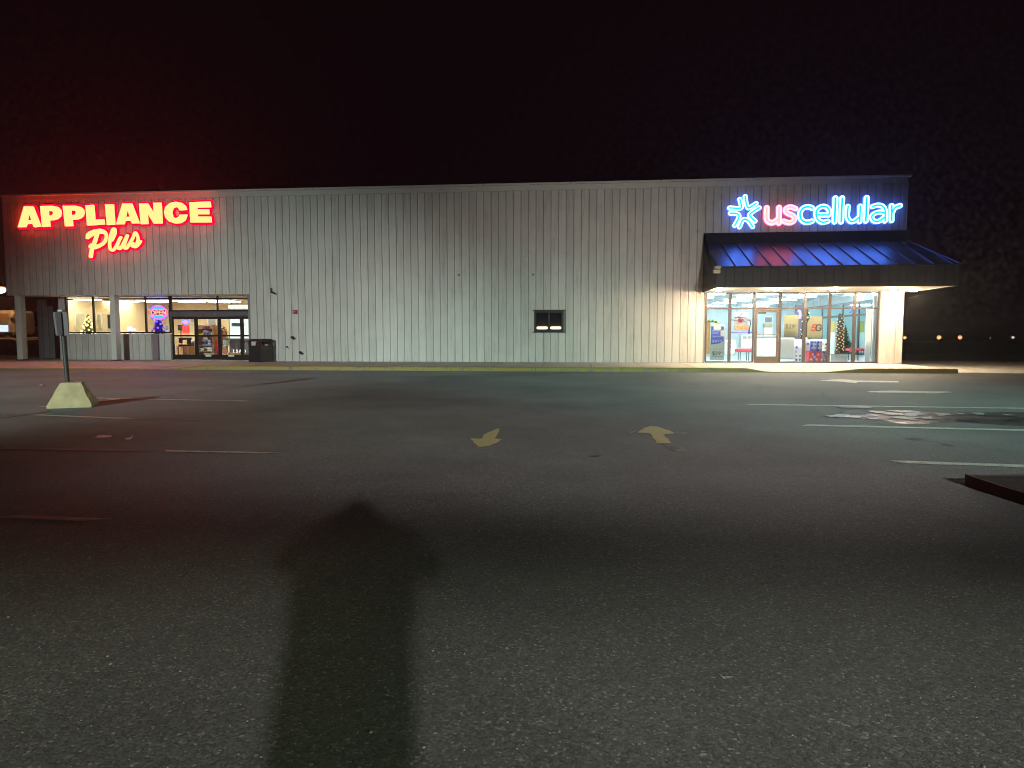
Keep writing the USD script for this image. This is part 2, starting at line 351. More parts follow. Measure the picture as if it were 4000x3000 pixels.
# ================================================================== GROUND
def ground_height(x, y):
    far = np.clip((np.hypot(x, np.maximum(y, 0)) - 55) / 110, 0, 1); side = np.clip((np.abs(x) - 30) / 60 + np.clip((y - 45) / 60, 0, 1), 0, 1)
    return -0.03 - 3.6 * far * side
gx = np.unique(np.r_[np.linspace(-900, -120, 14), np.linspace(-120, 120, 61), np.linspace(120, 900, 14)])
gy = np.unique(np.r_[np.linspace(-300, -60, 6), np.linspace(-60, 200, 66), np.linspace(200, 1500, 14)])
X, Y = np.meshgrid(gx, gy); Z = ground_height(X, Y)
idx = np.arange(X.size).reshape(X.shape)
q = np.stack([idx[:-1, :-1], idx[:-1, 1:], idx[1:, 1:], idx[1:, :-1]], -1).reshape(-1, 4)
obj('ground', (np.c_[X.ravel(), Y.ravel(), Z.ravel()], q), terrain_mat, kind='structure')

lot = thing('parking_lot', kind='structure')
lot_poly = Polygon([(-60, -50), (60, -50), (60, YK + 3), (13.0, YK + 3), (13.0, YW + 6), (-27.5, YW + 6), (-60, YW + 3)])
obj('asphalt', flat(lot_poly, 0.0), asphalt, lot)
drive = Polygon([(12.75, YK + 0.4), (40, YK - 0.3), (40, YK + 6.5), (12.95, YW + 9), (12.95, YK + 0.6)])
obj('driveway', flat(drive, 0.006), concrete, lot)
def gpoly(pts, z=0.0): return Polygon([tuple(G(x, y, z)[:2]) for x, y in pts])
def gline(p0, p1, w):
    a, b = G(*p0), G(*p1); return LineString([a[:2], b[:2]]).buffer(w / 2, cap_style=2)
def ragged(poly, amp=0.02, step=0.12, seed=0):
    r = np.random.default_rng(seed); ring = poly.exterior; n = max(8, int(ring.length / step))
    pts = [ring.interpolate(i / n, normalized=True) for i in range(n)]
    return Polygon([(p.x + r.normal(0, amp), p.y + r.normal(0, amp)) for p in pts]).buffer(0)
# stall lines
for k, (a, b, w, m_) in enumerate([((2912, 1580), (4020, 1596), 0.15, white_line), ((3130, 1661), (4030, 1682), 0.15, white_line), ((3480, 1804), (4030, 1823), 0.15, white_line),
        ((340, 1555), (985, 1568), 0.10, white_line), ((120, 1621), (525, 1637), 0.10, white_line), ((525, 1637), (830, 1643), 0.08, faint_line), ((150, 1592), (500, 1556), 0.12, white_line),
        ((-30, 1637), (210, 1606), 0.11, faint_line), ((-30, 1619), (120, 1621), 0.10, faint_line), ((-40, 1754), (620, 1763), 0.09, faint_line), ((620, 1763), (1098, 1773), 0.09, white_line), ((-40, 2018), (420, 2037), 0.07, faint_line)]):
    obj('parking_line', flat(ragged(gline(a, b, w), 0.008, 0.25, k), 0.004 + 0.0005 * k), m_, lot)
# painted arrows
def arrow(name, pts, m_, seed, z=0.0045, amp=0.007): return obj(name, flat(ragged(gpoly(pts), amp, 0.07, seed), z), m_, lot)
arrow('painted_arrow', [(1835, 1713), (1885, 1716), (1890, 1698), (1912, 1688), (1950, 1672), (1953, 1676), (1935, 1714), (1962, 1716), (1952, 1724), (1905, 1744), (1870, 1748), (1858, 1736)], yellow_arrow, 3)
arrow('painted_arrow', [(2488, 1692), (2520, 1672), (2542, 1665), (2570, 1668), (2615, 1683), (2640, 1694), (2590, 1697), (2625, 1733), (2570, 1734), (2537, 1693)], yellow_arrow, 4)
arrow('worn_arrow_tail', [(2595, 1737), (2625, 1735), (2678, 1750), (2672, 1768), (2640, 1766), (2610, 1752)], ghost_paint, 5)
arrow('worn_arrow_wing', [(2635, 1686), (2684, 1691), (2682, 1697), (2640, 1695)], ghost_paint, 6)
arrow('worn_arrow_wing', [(2458, 1690), (2490, 1680), (2500, 1682), (2470, 1692)], ghost_paint, 7)
arrow('painted_arrow', [(3200, 1488), (3262, 1482), (3300, 1482), (3345, 1487), (3510, 1489), (3508, 1494), (3350, 1493), (3345, 1497), (3270, 1490)], white_line, 8, amp=0.01)
arrow('painted_arrow', [(3388, 1529), (3480, 1527), (3700, 1530), (3720, 1533), (3660, 1537), (3400, 1533)], white_line, 9, amp=0.01)
for k, pts in enumerate([[(3525, 1711), (3600, 1714), (3610, 1721), (3560, 1722)], [(3672, 1733), (3712, 1737), (3720, 1746), (3690, 1741)], [(2300, 1781), (2345, 1777), (2350, 1786), (2310, 1788)],
                         [(2920, 1600), (2965, 1602), (2960, 1612), (2925, 1608)]]):
    obj('oil_stain', flat(ragged(gpoly(pts), 0.02, 0.08, 30 + k), 0.0035), stain, lot)
# wet patch with whitish sheets at the right
pud = thing('puddle', kind='structure')
obj('water', flat(ragged(gpoly([(3330, 1624), (3420, 1612), (3560, 1608), (3700, 1612), (3900, 1610), (4100, 1612), (4150, 1650), (4020, 1668), (3900, 1660), (3760, 1648), (3620, 1659), (3520, 1655), (3430, 1643), (3380, 1634)]), 0.05, 0.25, 11), 0.004), wet, pud)
whitish_pts = [[(3230, 1625), (3270, 1620), (3330, 1622), (3378, 1633), (3384, 1638), (3350, 1636), (3300, 1633), (3250, 1633)], [(3390, 1607), (3440, 1608), (3510, 1618), (3515, 1624), (3470, 1622), (3420, 1615)],
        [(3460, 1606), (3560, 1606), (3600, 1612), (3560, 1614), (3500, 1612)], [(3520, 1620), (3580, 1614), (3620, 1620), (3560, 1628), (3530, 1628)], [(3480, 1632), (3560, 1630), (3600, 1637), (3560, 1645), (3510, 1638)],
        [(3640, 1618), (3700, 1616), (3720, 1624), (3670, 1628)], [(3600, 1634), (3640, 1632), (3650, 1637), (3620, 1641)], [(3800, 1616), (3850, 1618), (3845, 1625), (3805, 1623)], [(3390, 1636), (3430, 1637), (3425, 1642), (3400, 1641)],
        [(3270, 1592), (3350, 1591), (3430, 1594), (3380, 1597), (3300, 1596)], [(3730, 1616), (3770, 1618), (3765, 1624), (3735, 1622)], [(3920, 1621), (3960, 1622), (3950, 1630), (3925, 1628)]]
for k, pts in enumerate(whitish_pts):
    obj('ice_sheet', flat(ragged(gpoly(pts), 0.03, 0.08, 50 + k), 0.012 + 0.0007 * k), whitish, pud)  # thin whitish sheets laid on the wet patch

# walkway: level by the wall, dipping to the lot at both doors
def dip(x):                                 # height of the front edge
    def s(a, b, t): t = np.clip((t - a) / (b - a), 0, 1); return t * t * (3 - 2 * t)
    xa, xb = G(640, 1443)[0], G(860, 1440)[0]
    left = 0.025 + 0.125 * s(xa, xb, x)
    c0, c1, c2, c3 = G(2880, 1450)[0], G(3010, 1455)[0], G(3190, 1455)[0], G(3340, 1450)[0]
    d = 1 - s(c0, c1, x) * (1 - s(c2, c3, x)) * 0.86
    return np.minimum(left, 0.15 * d)
xk0, xk1 = -29.0, 12.72
xs = np.unique(np.r_[np.linspace(xk0, xk1, 141)])
rows = [(YK + 0.16, 1.0), (YK + 1.4, 0.5), (YK + 3.0, 0.0), (YW + 0.02, 0.0), (YW + 3.0, 0.0)]
top = np.array([[(x, y, ZB - (ZB - dip(x)) * k) for x in xs] for y, k in rows])
n = len(xs); idx = np.arange(n * len(rows)).reshape(len(rows), n)
q = np.stack([idx[:-1, :-1], idx[:-1, 1:], idx[1:, 1:], idx[1:, :-1]], -1).reshape(-1, 4)
walk = thing('walkway', kind='structure')
side = bx(xk1 - 0.02, xk1, YK + 0.16, YW - 0.04, -0.02, ZB - 0.002)
obj('slab', (top.reshape(-1, 3), q), concrete, walk)
obj('slab_edge', side, concrete, walk)
def on_walk(x, y):
    return ZB - (ZB - float(dip(x))) * float(np.interp(y, [r[0] for r in rows], [r[1] for r in rows]))
for k, xj in enumerate(np.arange(-27, 12.5, 1.83)):
    ys = np.linspace(YK + 0.17, YW - 0.03, 8); v, f = [], []
    for y_ in ys: v += [(xj - 0.012, y_, on_walk(xj - 0.012, y_) + 0.003), (xj + 0.012, y_, on_walk(xj + 0.012, y_) + 0.003)]
    f = [(2 * i, 2 * i + 1, 2 * i + 3, 2 * i + 2) for i in range(len(ys) - 1)]
    obj('slab_joint', (np.array(v), np.array(f)), joint_dark, walk)
kerb = thing('kerb', kind='structure')
def kerb_piece(x0, x1, chips):
    t = np.linspace(x0, x1, max(3, int((x1 - x0) / 0.12))); ring = []
    for i, x in enumerate(t):
        h = max(float(dip(x)), 0.012); c = chips * max(0, meshkit.noise([[x * 1.7, 3.1, 0.0]])[0] - 0.62)
        ring.append([(x, YK, -0.02), (x, YK + 0.012, max(h - 0.03 - c * 0.5, -0.01)), (x, YK + 0.03 + c * 0.3, h - c * 0.2), (x, YK + 0.16, h), (x, YK + 0.16, -0.02)])
    r = np.array(ring); m = len(t); k = 5; v = r.reshape(-1, 3); f = []
    for i in range(m - 1):
        for j in range(k):
            f.append((i * k + j, (i + 1) * k + j, (i + 1) * k + (j + 1) % k, i * k + (j + 1) % k))
    f = [(a, b, c) for a, b, c, d in f] + [(a, c, d) for a, b, c, d in f]
    for base in (0, (m - 1) * k): f += [(base, base + i, base + i + 1) for i in (1, 2, 3)]
    tm = trimesh.Trimesh(v, np.array(f), process=False); trimesh.repair.fix_normals(tm); return tm
edges = list(np.arange(xk0, xk1 - 1.5, 3.05)) + [xk1]
for a, b in zip(edges[:-1], edges[1:]):
    obj('kerb_stone', kerb_piece(a + 0.006, b - 0.006, 0.12), kerb_paint, kerb)
yx0, yx1 = G(190, 1438)[0], G(650, 1438)[0]
t = np.linspace(yx0, yx1, 12); v = []
for x in t: v += [(x, YK + 0.17, on_walk(x, YK + 0.17) + 0.004), (x, YK + 0.75, on_walk(x, YK + 0.75) + 0.004)]
obj('yellow_edge_strip', (np.array(v), np.array([(2 * i, 2 * i + 2, 2 * i + 3, 2 * i + 1) for i in range(11)])), worn_paint('yellow_strip_paint', (0.55, 0.40, 0.10), lo=0.3, hi=0.45, scale=3), walk)

# ================================================================== STORE BUILDING
store = thing('store_building', 'long single-storey shop building clad in pale grey vertical siding', 'building', (0, YW, 0))
PITCH = 0.3145
x_ph = W(1142.6, 1400, YW)[0]
def board_mesh(x0, x1, y, z0, z1, d=0.028):
    c = 0.007
    v2 = [(x0, y + d), (x0, y + c), (x0 + c, y), (x1 - c, y), (x1, y + c), (x1, y + d)]
    v = np.array([(a, b, z) for z in (z0, z1) for a, b in v2]); f = []
    for i in range(6): j = (i + 1) % 6; f += [(i, j, j + 6), (i, j + 6, i + 6)]
    f += [(0, i + 1, i) for i in range(1, 5)] + [(6, 6 + i, 7 + i) for i in range(1, 5)]
    m = trimesh.Trimesh(v, np.array(f), process=False); trimesh.repair.fix_normals(m); return m
xd = W(970, 1300, YW)[0]                    # right end of the recessed front
wx0, wx1, wz0, wz1 = prect(2087, 1214, 2201, 1296, YW)    # small window
sx0, sx1, sz1 = W(2757, 1141, YW)[0], W(3438, 1141, YW)[0], ZS - 0.05      # right shop front
zcan = W(2750, 915, YW)[2]
def boards(x0, x1, y, spans_of, m_, gap=0.017):
    k0 = math.floor((x0 - x_ph) / PITCH)
    xb = x_ph + k0 * PITCH
    while xb < x1:
        a, b = max(xb, x0) + gap / 2, min(xb + PITCH, x1) - gap / 2
        if b - a > 0.03:
            for z0, z1 in spans_of((a + b) / 2):
                obj('siding_board', board_mesh(a, b, y, z0, z1), m_, store)
        xb += PITCH
def spans(x):
    if x < xd: return [(ZS, ZT - 0.30)]
    if wx0 - 0.03 < x < wx1 + 0.03: return [(ZB + 0.01, wz0 - 0.04), (wz1 + 0.04, ZT - 0.30)]
    if sx0 - 0.05 < x < sx1 + 0.02: return [(ZS + 0.02, ZT - 0.30)]
    return [(ZB + 0.01, ZT - 0.30)]
boards(XL + 0.02, XR - 0.02, YW, spans, siding)
# masonry core behind the siding, with the openings left out
yb0, yb1 = YW + 0.029, YW + 0.19
core = [bx(XL + 0.03, xd, yb0, yb1, ZS + 0.002, ZT - 0.05), bx(xd, wx0, yb0, yb1, ZB - 0.2, ZT - 0.05), bx(wx0, wx1, yb0, yb1, ZB - 0.2, wz0), bx(wx0, wx1, yb0, yb1, wz1, ZT - 0.05),
        bx(wx1, sx0, yb0, yb1, ZB - 0.2, ZT - 0.05), bx(sx0, sx1, yb0, yb1, sz1 + 0.06, ZT - 0.05), bx(sx1, XR - 0.03, yb0, yb1, ZB - 0.2, ZT - 0.05)]
obj('front_wall', cat(core), backing, store)
obj('fascia_return', bx(XL, XL + 0.06, YW + 0.01, YW + 16, ZS + 0.01, ZT - 0.06), siding, store)
obj('right_wall', cat([bx(XR - 0.14, XR, YW + 0.002, YW + 0.7, ZB - 0.2, ZT - 0.06), bx(XR - 0.14, XR, YW + 13.2, YW + 24, ZB - 0.2, ZT - 0.06), bx(XR - 0.14, XR, YW + 0.7, YW + 13.2, 2.95, ZT - 0.06), bx(XR - 0.14, XR, YW + 0.7, YW + 13.2, ZB - 0.2, 0.55)]), siding, store)
obj('back_wall', bx(XL, XR, YW + 24, YW + 24.2, -1, ZT - 0.1), siding, store)
obj('roof', bx(XL + 0.1, XR - 0.16, YW + 0.2, YW + 24, ZT - 0.5, ZT - 0.42), backing, store)
# band and cap along the top
obj('top_band', bx(XL + 0.01, XR - 0.005, YW - 0.012, YW + 0.02, ZT - 0.295, ZT - 0.075), trim, store)
xc = XL - 0.03
while xc < XR + 0.1:
    x2 = min(xc + 3.66, XR + 0.13)
    obj('roof_cap', rbx(xc, x2 - 0.008, YW - 0.075, YW + 0.26, ZT - 0.075, ZT + 0.012, 0.015), trim, store); xc = x2
    if x2 >= XR + 0.12: break
# small things that stand up on the roof line
# porch columns on the left
def column(px0, px1, label=None):
    x0, x1 = W(px0, 1300, YW)[0], W(px1, 1300, YW)[0]
    p = obj('column', rbx(x0, x1, YW + 0.0, YW + 0.32, ZB, ZS - 0.003, 0.012), post_white, store)
    obj('base_plate', rbx(x0 - 0.03, x1 + 0.03, YW - 0.03, YW + 0.35, ZB, ZB + 0.05, 0.01), steel, p)
    return x0, x1
column(62, 83); cx0, cx1 = column(432, 452)
# soffit over the recess
obj('porch_soffit', bx(XL + 0.07, xd - 0.01, YW + 0.2, YL - .002, ZS + 0.0, ZS + 0.05), soffit_mat, store)
# dark side wall of the porch
xl0b = W(236, 1300, YL)[0] - .05
xdk0, xdk1 = W(148, 1300, YW + 3.2)[0], W(240, 1300, YL)[0]
boards(xdk0, xl0b, YW + 3.2, lambda x: [(ZB, ZS - 0.005)], siding_dark, gap=0.02)
obj('porch_back_wall', bx(xdk0, xl0b, YW + 3.23, YW + 3.4, ZB - 0.2, ZS - 0.003), siding_dark, store)
obj('porch_side_wall', bx(xdk0 + 0.001, xdk0 + 0.15, YW + 3.41, YW + 15, ZB - 0.2, ZS - 0.003), siding_dark, store)
# left shop front, recessed
xl0 = W(236, 1300, YL)[0]; xlw0 = W(260, 1300, YL)[0]; xlw1 = W(668, 1300, YL)[0]; xr_room = W(1000, 1300, YL)[0]
zsill, zhead = W(400, 1302, YL)[2], W(400, 1168, YL)[2]
obj('corner_post', bx(xl0, xlw0 - 0.004, YL - 0.06, YL + 0.2, ZB, ZS - 0.004), siding, store)
boards(xlw0, xlw1, YL, lambda x: [(ZB + 0.01, zsill - 0.03)], siding)
obj('sill_wall', bx(xlw0, xlw1, YL + 0.029, YL + 0.17, ZB - 0.2, zsill - 0.032), backing, store)
obj('downpipe', rbx(*[W(594, 1350, YL - .12)[0], W(617, 1350, YL - .12)[0]], YL - 0.12, YL - 0.01, ZB + 0.02, zsill - 0.045, 0.01), mat('mauve_grey_paint', (0.17, 0.13, 0.15), 0.5), store)
def window(parent, pxs, z0, z1, Y, fr, w=0.06, d=0.10, mulls=(), rails=(), gl=glass, name='window', wtop=None):
    """pxs: (x0, x1) in metres; mulls and rails as positions; one frame, each pane a child."""
    wt = w if wtop is None else wtop; x0, x1 = pxs; xsx = [x0] + list(mulls) + [x1]; zsz = [z0] + list(rails) + [z1]
    parts = [bx(x0, x0 + w, Y, Y + d, z0, z1), bx(x1 - w, x1, Y, Y + d, z0, z1), bx(x0 + w, x1 - w, Y + 0.001, Y + d - 0.001, z0, z0 + w), bx(x0 + w, x1 - w, Y + 0.001, Y + d - 0.001, z1 - wt, z1)]
    for m_ in mulls: parts.append(bx(m_ - w / 2, m_ + w / 2, Y + 0.002, Y + d - 0.002, z0 + w, z1 - wt))
    for r_ in rails: parts.append(bx(x0 + w, x1 - w, Y + 0.004, Y + d - 0.004, r_ - w / 2, r_ + w / 2))
    p = obj(name, cat(parts), fr, parent)
    for i in range(len(xsx) - 1):
        for j in range(len(zsz) - 1):
            a0 = xsx[i] + (w if i == 0 else w / 2); a1 = xsx[i + 1] - (w if i == len(xsx) - 2 else w / 2)
            b0 = zsz[j] + (w if j == 0 else w / 2); b1 = zsz[j + 1] - (wt if j == len(zsz) - 2 else w / 2)
            obj('pane', bx(a0, a1, Y + d / 2 - 0.003, Y + d / 2 + 0.003, b0, b1), gl, p)
    return p
window(store, (xlw0, W(455, 1300, YL)[0]), zsill, ZS - .004, YL, frame_dark, mulls=[W(364, 1240, YL)[0]], rails=[zhead], wtop=.012)
window(store, (W(460, 1300, YL)[0], xlw1 - 0.01), zsill, ZS - .004, YL, frame_dark, mulls=[W(568, 1240, YL)[0]], rails=[zhead], wtop=.012)
# transom and sliding door
zt0 = W(800, 1216, YL)[2]; zdoor = W(800, 1236, YL)[2]
window(store, (xlw1, xd + 0.6), zt0, ZS - .004, YL, frame_dark, mulls=[W(848, 1200, YL)[0]], rails=[zhead], wtop=.012, name='transom_window')
hd = obj('door_header', rbx(xlw1, xd + 0.6, YL - 0.10, YL + 0.1, zdoor, zt0 - 0.004, 0.02), mat('door_header_paint', (0.085, 0.075, 0.085), 0.4, metal=0.3), store)
sx = W(844, 1220, YL)[0]; obj('motion_sensor', rbx(sx - 0.05, sx + 0.05, YL - 0.14, YL - 0.102, zdoor + 0.08, zdoor + 0.12, 0.01), galv, hd)
def sliding_door(px0, px1, lab, sticker):
    x0, x1 = W(px0, 1300, YL)[0], W(px1, 1300, YL)[0]
    zk, zr, w = W(800, 1385, YL)[2], W(800, 1311, YL)[2], 0.075
    p = obj('sliding_door', cat([bx(x0, x0 + w, YL + 0.01, YL + 0.06, ZB + 0.02, zdoor - 0.004), bx(x1 - w, x1, YL + 0.01, YL + 0.06, ZB + 0.02, zdoor - 0.004), bx(x0 + w, x1 - w, YL + 0.011, YL + 0.059, ZB + 0.02, zk),
                                 bx(x0 + w, x1 - w, YL + 0.013, YL + 0.057, zr - 0.04, zr + 0.03), bx(x0 + w, x1 - w, YL + 0.011, YL + 0.059, zdoor - 0.12, zdoor - 0.004)]), frame_dark, store, label=lab)
    obj('pane', bx(x0 + w, x1 - w, YL + 0.032, YL + 0.038, zk, zr - 0.04), glass, p); obj('pane', bx(x0 + w, x1 - w, YL + 0.032, YL + 0.038, zr + 0.03, zdoor - 0.12), glass, p)
    if sticker: c = (x0 + x1) / 2; obj('floor_sticker', bx(c - 0.14, c + 0.14, YL + 0.002, YL + 0.009, zk - 0.09, zk - 0.01), pale_poster, p)
for a in ((672, 765, None, 0), (766, 856, None, 1), (857, 944, None, 1), (945, 1010, None, 0)): sliding_door(*a)
# ---- left shop room
YR = YL + 6.5
xin = xl0 + 0.06
YR1 = YL + 0.3
while True:                                 # the corner of the left bay shows beside the first mullion
    pc = np.array([xin, YR1, 2.0 - EYE]); u_ = pc @ RT / (pc @ FW)
    if 2000 + F * u_ > 374 or YR1 > YL + 6: break
    YR1 += 0.02
xpt = W(455, 1300, YR1)[0]
obj('interior_wall', cat([bx(xl0 - 0.05, xpt, YR1, YR1 + 0.1, ZB, ZS + 0.3), bx(xpt - .1, xpt, YR1 + .1, YR, ZB, ZS + .3), bx(xpt, xr_room + 0.1, YR, YR + 0.1, ZB, ZS + 0.3), bx(xl0 - 0.04, xin, YL + 0.21, YR1, ZB, ZS + 0.3), bx(xr_room + 0.4, xr_room + 0.5, YW + 0.2, YR, ZB, ZS + 0.3), bx(xd + 0.0, xr_room + 0.4, YW + 0.2, YW + 0.3, ZB, ZS + 0.3)]), cream_wall, store)
obj('interior_ceiling', bx(xl0, xr_room + 0.4, YL + 0.11, YR, ZS - 0.02, ZS + 0.02), cream_ceiling, store)
obj('interior_floor', bx(xl0, xr_room + 0.4, YL + 0.1, YR, ZB - 0.1, ZB + 0.005), shop_floor, store)
def ceiling_light(px0, px1, py, z, w, m_, label, grp, Y=None):
    a, b = (G(px0, py, z), G(px1, py, z)) if Y is None else (W(px0, 1300, Y), W(px1, 1300, Y))
    t = thing('ceiling_light', label, 'ceiling light', ((a[0] + b[0]) / 2, a[1], z), group=grp)
    obj('housing', rbx(a[0] - 0.02, b[0] + 0.02, a[1] - w / 2 - 0.02, a[1] + w / 2 + 0.02, z + 0.012, z + 0.05, 0.01), white_paint, t)
    obj('diffuser', rbx(a[0], b[0], a[1] - w / 2, a[1] + w / 2, z - (0.06 if m_ is E_tube_cool else 0.04), z + 0.01, 0.01), m_, t)
zl = ZS - 0.075
for (a, b, y, lab) in ((463, 520, 1178, 'warm ceiling light panel above the tall notice board'), (556, 652, 1176, 'warm ceiling light panel above the neon oval'), (688, 788, 1176, 'warm ceiling light panel above the left sliding doors'), (828, 925, 1178, 'warm ceiling light panel above the right sliding doors'), (1010, 1060, 1172, 'warm ceiling light panel behind the wall right of the sliding doors')):
    ceiling_light(a, b, y, zl, 1.0, E_tube_warm, lab, 'ceiling lights in the left shop')
ceiling_light(415, 452, 1180, 2.97, .5, E_tube_warm, 'warm ceiling light panel at the porch column in the leftmost window', 'ceiling lights in the left shop')
ceiling_light(290, 390, 0, ZS - .075, .5, E_tube_warm, 'added unseen warm light panel over the tree in the leftmost window', 'ceiling lights in the left shop', Y=YL + .6)  # added out of view to light the leftmost bay
# notice boards and pictures on the left shop's back walls
def board_thing(name, px, Y, d, m_, label, cat_, frame=None, extra=()):
    x0, x1, z0, z1 = prect(*px, Y); t = thing(name, label, cat_, ((x0 + x1) / 2, Y + d, z0))
    obj('panel', bx(x0 + 0.03, x1 - 0.03, Y, Y + d, z0 + 0.03, z1 - 0.03), m_, t)
    w = 0.03
    obj('frame', cat([bx(x0, x0 + w, Y - 0.015, Y + d, z0, z1), bx(x1 - w, x1, Y - 0.015, Y + d, z0, z1), bx(x0 + w, x1 - w, Y - 0.014, Y + d, z0, z0 + w), bx(x0 + w, x1 - w, Y - 0.014, Y + d, z1 - w, z1)]), frame or white_paint, t)
    for e in extra: obj('printed_line', bx(*[W(e[0], e[1], Y)[0], W(e[2], e[1], Y)[0]], Y - 0.006, Y - 0.001, W(e[0], e[3], Y)[2], W(e[0], e[1], Y)[2]), ink, t)
    return t
Yb = YR - 0.06
p0 = ray(294, 1250); p1 = ray(334, 1250); ya, yb_ = (xin + .03) * p0[1] / p0[0], (xin + .03) * p1[1] / p1[0]; za, zb_ = W(312, 1287, (ya + yb_) / 2)[2], W(312, 1222, (ya + yb_) / 2)[2]
t = thing('picture', 'grey framed picture on the cream side wall left of the lit tree', 'picture', (xin, ya, za)); obj('panel', bx(xin + .001, xin + .02, ya + .03, yb_ - .03, za + .03, zb_ - .03), mat('grey_print', (0.44, 0.42, 0.33), 0.6), t)
obj('frame', cat([bx(xin + .001, xin + .03, ya, ya + .029, za, zb_), bx(xin + .001, xin + .03, yb_ - .029, yb_, za, zb_), bx(xin + .001, xin + .029, ya + .03, yb_ - .03, za, za + .029), bx(xin + .001, xin + .029, ya + .03, yb_ - .03, zb_ - .029, zb_)]), white_paint, t)
board_thing('picture', (377, 1226, 398, 1287), YR1 - .06, 0.055, mat('grey_print_b', (0.40, 0.38, 0.30), 0.6), 'narrow grey framed picture right of the warm lit tree', 'picture')
board_thing('picture', (420, 1229, 434, 1283), YR1 - .06, 0.055, ink, 'dark picture half hidden by the porch column', 'picture', frame=frame_dark)
board_thing('notice_board', (490, 1202, 538, 1276), Yb, 0.055, grey_board, 'tall grey notice board behind the window left of the neon oval', 'board', extra=[(502, 1213, 522, 1216), (497, 1246, 533, 1248), (497, 1260, 533, 1262)])
board_thing('electric_box', (643, 1268, 662, 1292), Yb, 0.055, grey_board, 'small grey wall box behind the right edge of the neon sign window', 'wall box')
board_thing('picture', (741, 1236, 764, 1262), Yb, 0.055, grey_board, 'small grey panel on the wall above the red striped neon', 'picture')
board_thing('wall_panel', (811, 1236, 846, 1284), Yb, 0.055, mat('blue_grey_panel', (0.30, 0.33, 0.33), 0.6), 'large blue grey panel on the wall above the shelf in the door glass', 'wall panel')
# lamps on a low table under the notice board
tbx0, tbx1, _, tz = prect(488, 1296, 546, 1300, YL + 2.4)
tb = thing('display_table', 'low pale table below the grey notice board holding small lamps', 'table', ((tbx0 + tbx1) / 2, YL + 2.4, ZB))
obj('table_top', rbx(tbx0, tbx1, YL + 2.2, YL + 2.8, tz - 0.05, tz, 0.01), wood, tb)
for x_ in (tbx0 + 0.05, tbx1 - 0.09):
    for y_ in (YL + 2.25, YL + 2.7): obj('leg', bx(x_, x_ + 0.05, y_, y_ + 0.05, ZB + 0.005, tz - 0.05), wood, tb)
for (px, py, r, lab) in ((508, 1291, 0.12, 'bright white globe lamp, larger of the pair low in the window'), (523, 1290, 0.07, 'small white globe lamp beside a larger one low in the window')):
    c = W(px, py, YL + 2.4); c[2] = tz + r + 0.03
    t = thing('table_lamp', lab, 'lamp', (c[0], c[1], tz)); obj('globe', ball(c, r, 2), emit('globe_lamp_%d' % px, (1, 0.93, 0.78), 3), t, smooth=True); obj('lamp_foot', cyl((c[0], c[1], tz + .001), (c[0], c[1], tz + 0.035), r * 0.6), galv, t)

# ---- christmas trees
def lit_tree(label, base, h, r, bulbs, seed, nm, top_only=0.0, n=520, power=1.0, bulb_r=0.035):
    R = np.random.default_rng(seed); x, y, z = base
    t = thing('christmas_tree', label, 'christmas tree', base)
    obj('trunk', cyl((x, y, z + 0.003), (x, y, z + h * 0.9), 0.035, 0.01, 8), wood, t)
    v, f = [], []
    for i in range(n):
        k = R.random() ** 0.75; zz = z + 0.10 * h + 0.88 * h * (1 - k) * 1.0; rr = r * (0.06 + k ** power) * (0.82 + 0.3 * R.random()); a = R.random() * 2 * np.pi
        d = np.array([math.cos(a), math.sin(a), 0]); s = np.array([-d[1], d[0], 0])
        tip = np.array([x, y, zz]) + d * rr + [0, 0, -0.05 - 0.06 * R.random()]; mid = np.array([x, y, zz + 0.05]) + d * rr * 0.35; w = 0.05 + 0.04 * R.random()
        b = len(v); v += [mid - s * w, mid + s * w, tip + s * 0.012, tip - s * 0.012 + [0, 0, 0.02]]; f += [(b, b + 1, b + 2), (b, b + 2, b + 3)]
    obj('crown', trimesh.Trimesh(np.array(v), np.array(f), process=False), nm, t)
    for i in range(bulbs[0]):
        k = ((i + 0.5) / bulbs[0]) ** 0.8; a = i * 2.399; zz = z + 0.10 * h + 0.86 * h * (1 - k); rr = r * (0.08 + k ** power) * 0.98
        c = (x + math.cos(a) * rr, y + math.sin(a) * rr, zz - 0.03)
        obj('fairy_light', ball(c, bulb_r * (0.8 + 0.5 * R.random()), 1), bulbs[1][i % len(bulbs[1])], t)
    return t
b0 = W(345, 1300, YL + 1.2); lit_tree('small christmas tree covered in warm yellow lights in the leftmost window', (b0[0], b0[1], ZB + 0.005), 2.17, 0.62, (70, [E_fairy_warm]), 1, needle, bulb_r=0.055)
b0 = W(621, 1300, YL + 0.9); lit_tree('christmas tree with blue and violet lights below the neon oval', (b0[0], b0[1], ZB + 0.005), 2.05, 0.58, (60, [E_fairy_blue, E_fairy_blue, E_fairy_blue2, E_fairy_red]), 2, needle_blue, bulb_r=0.045, power=.7)

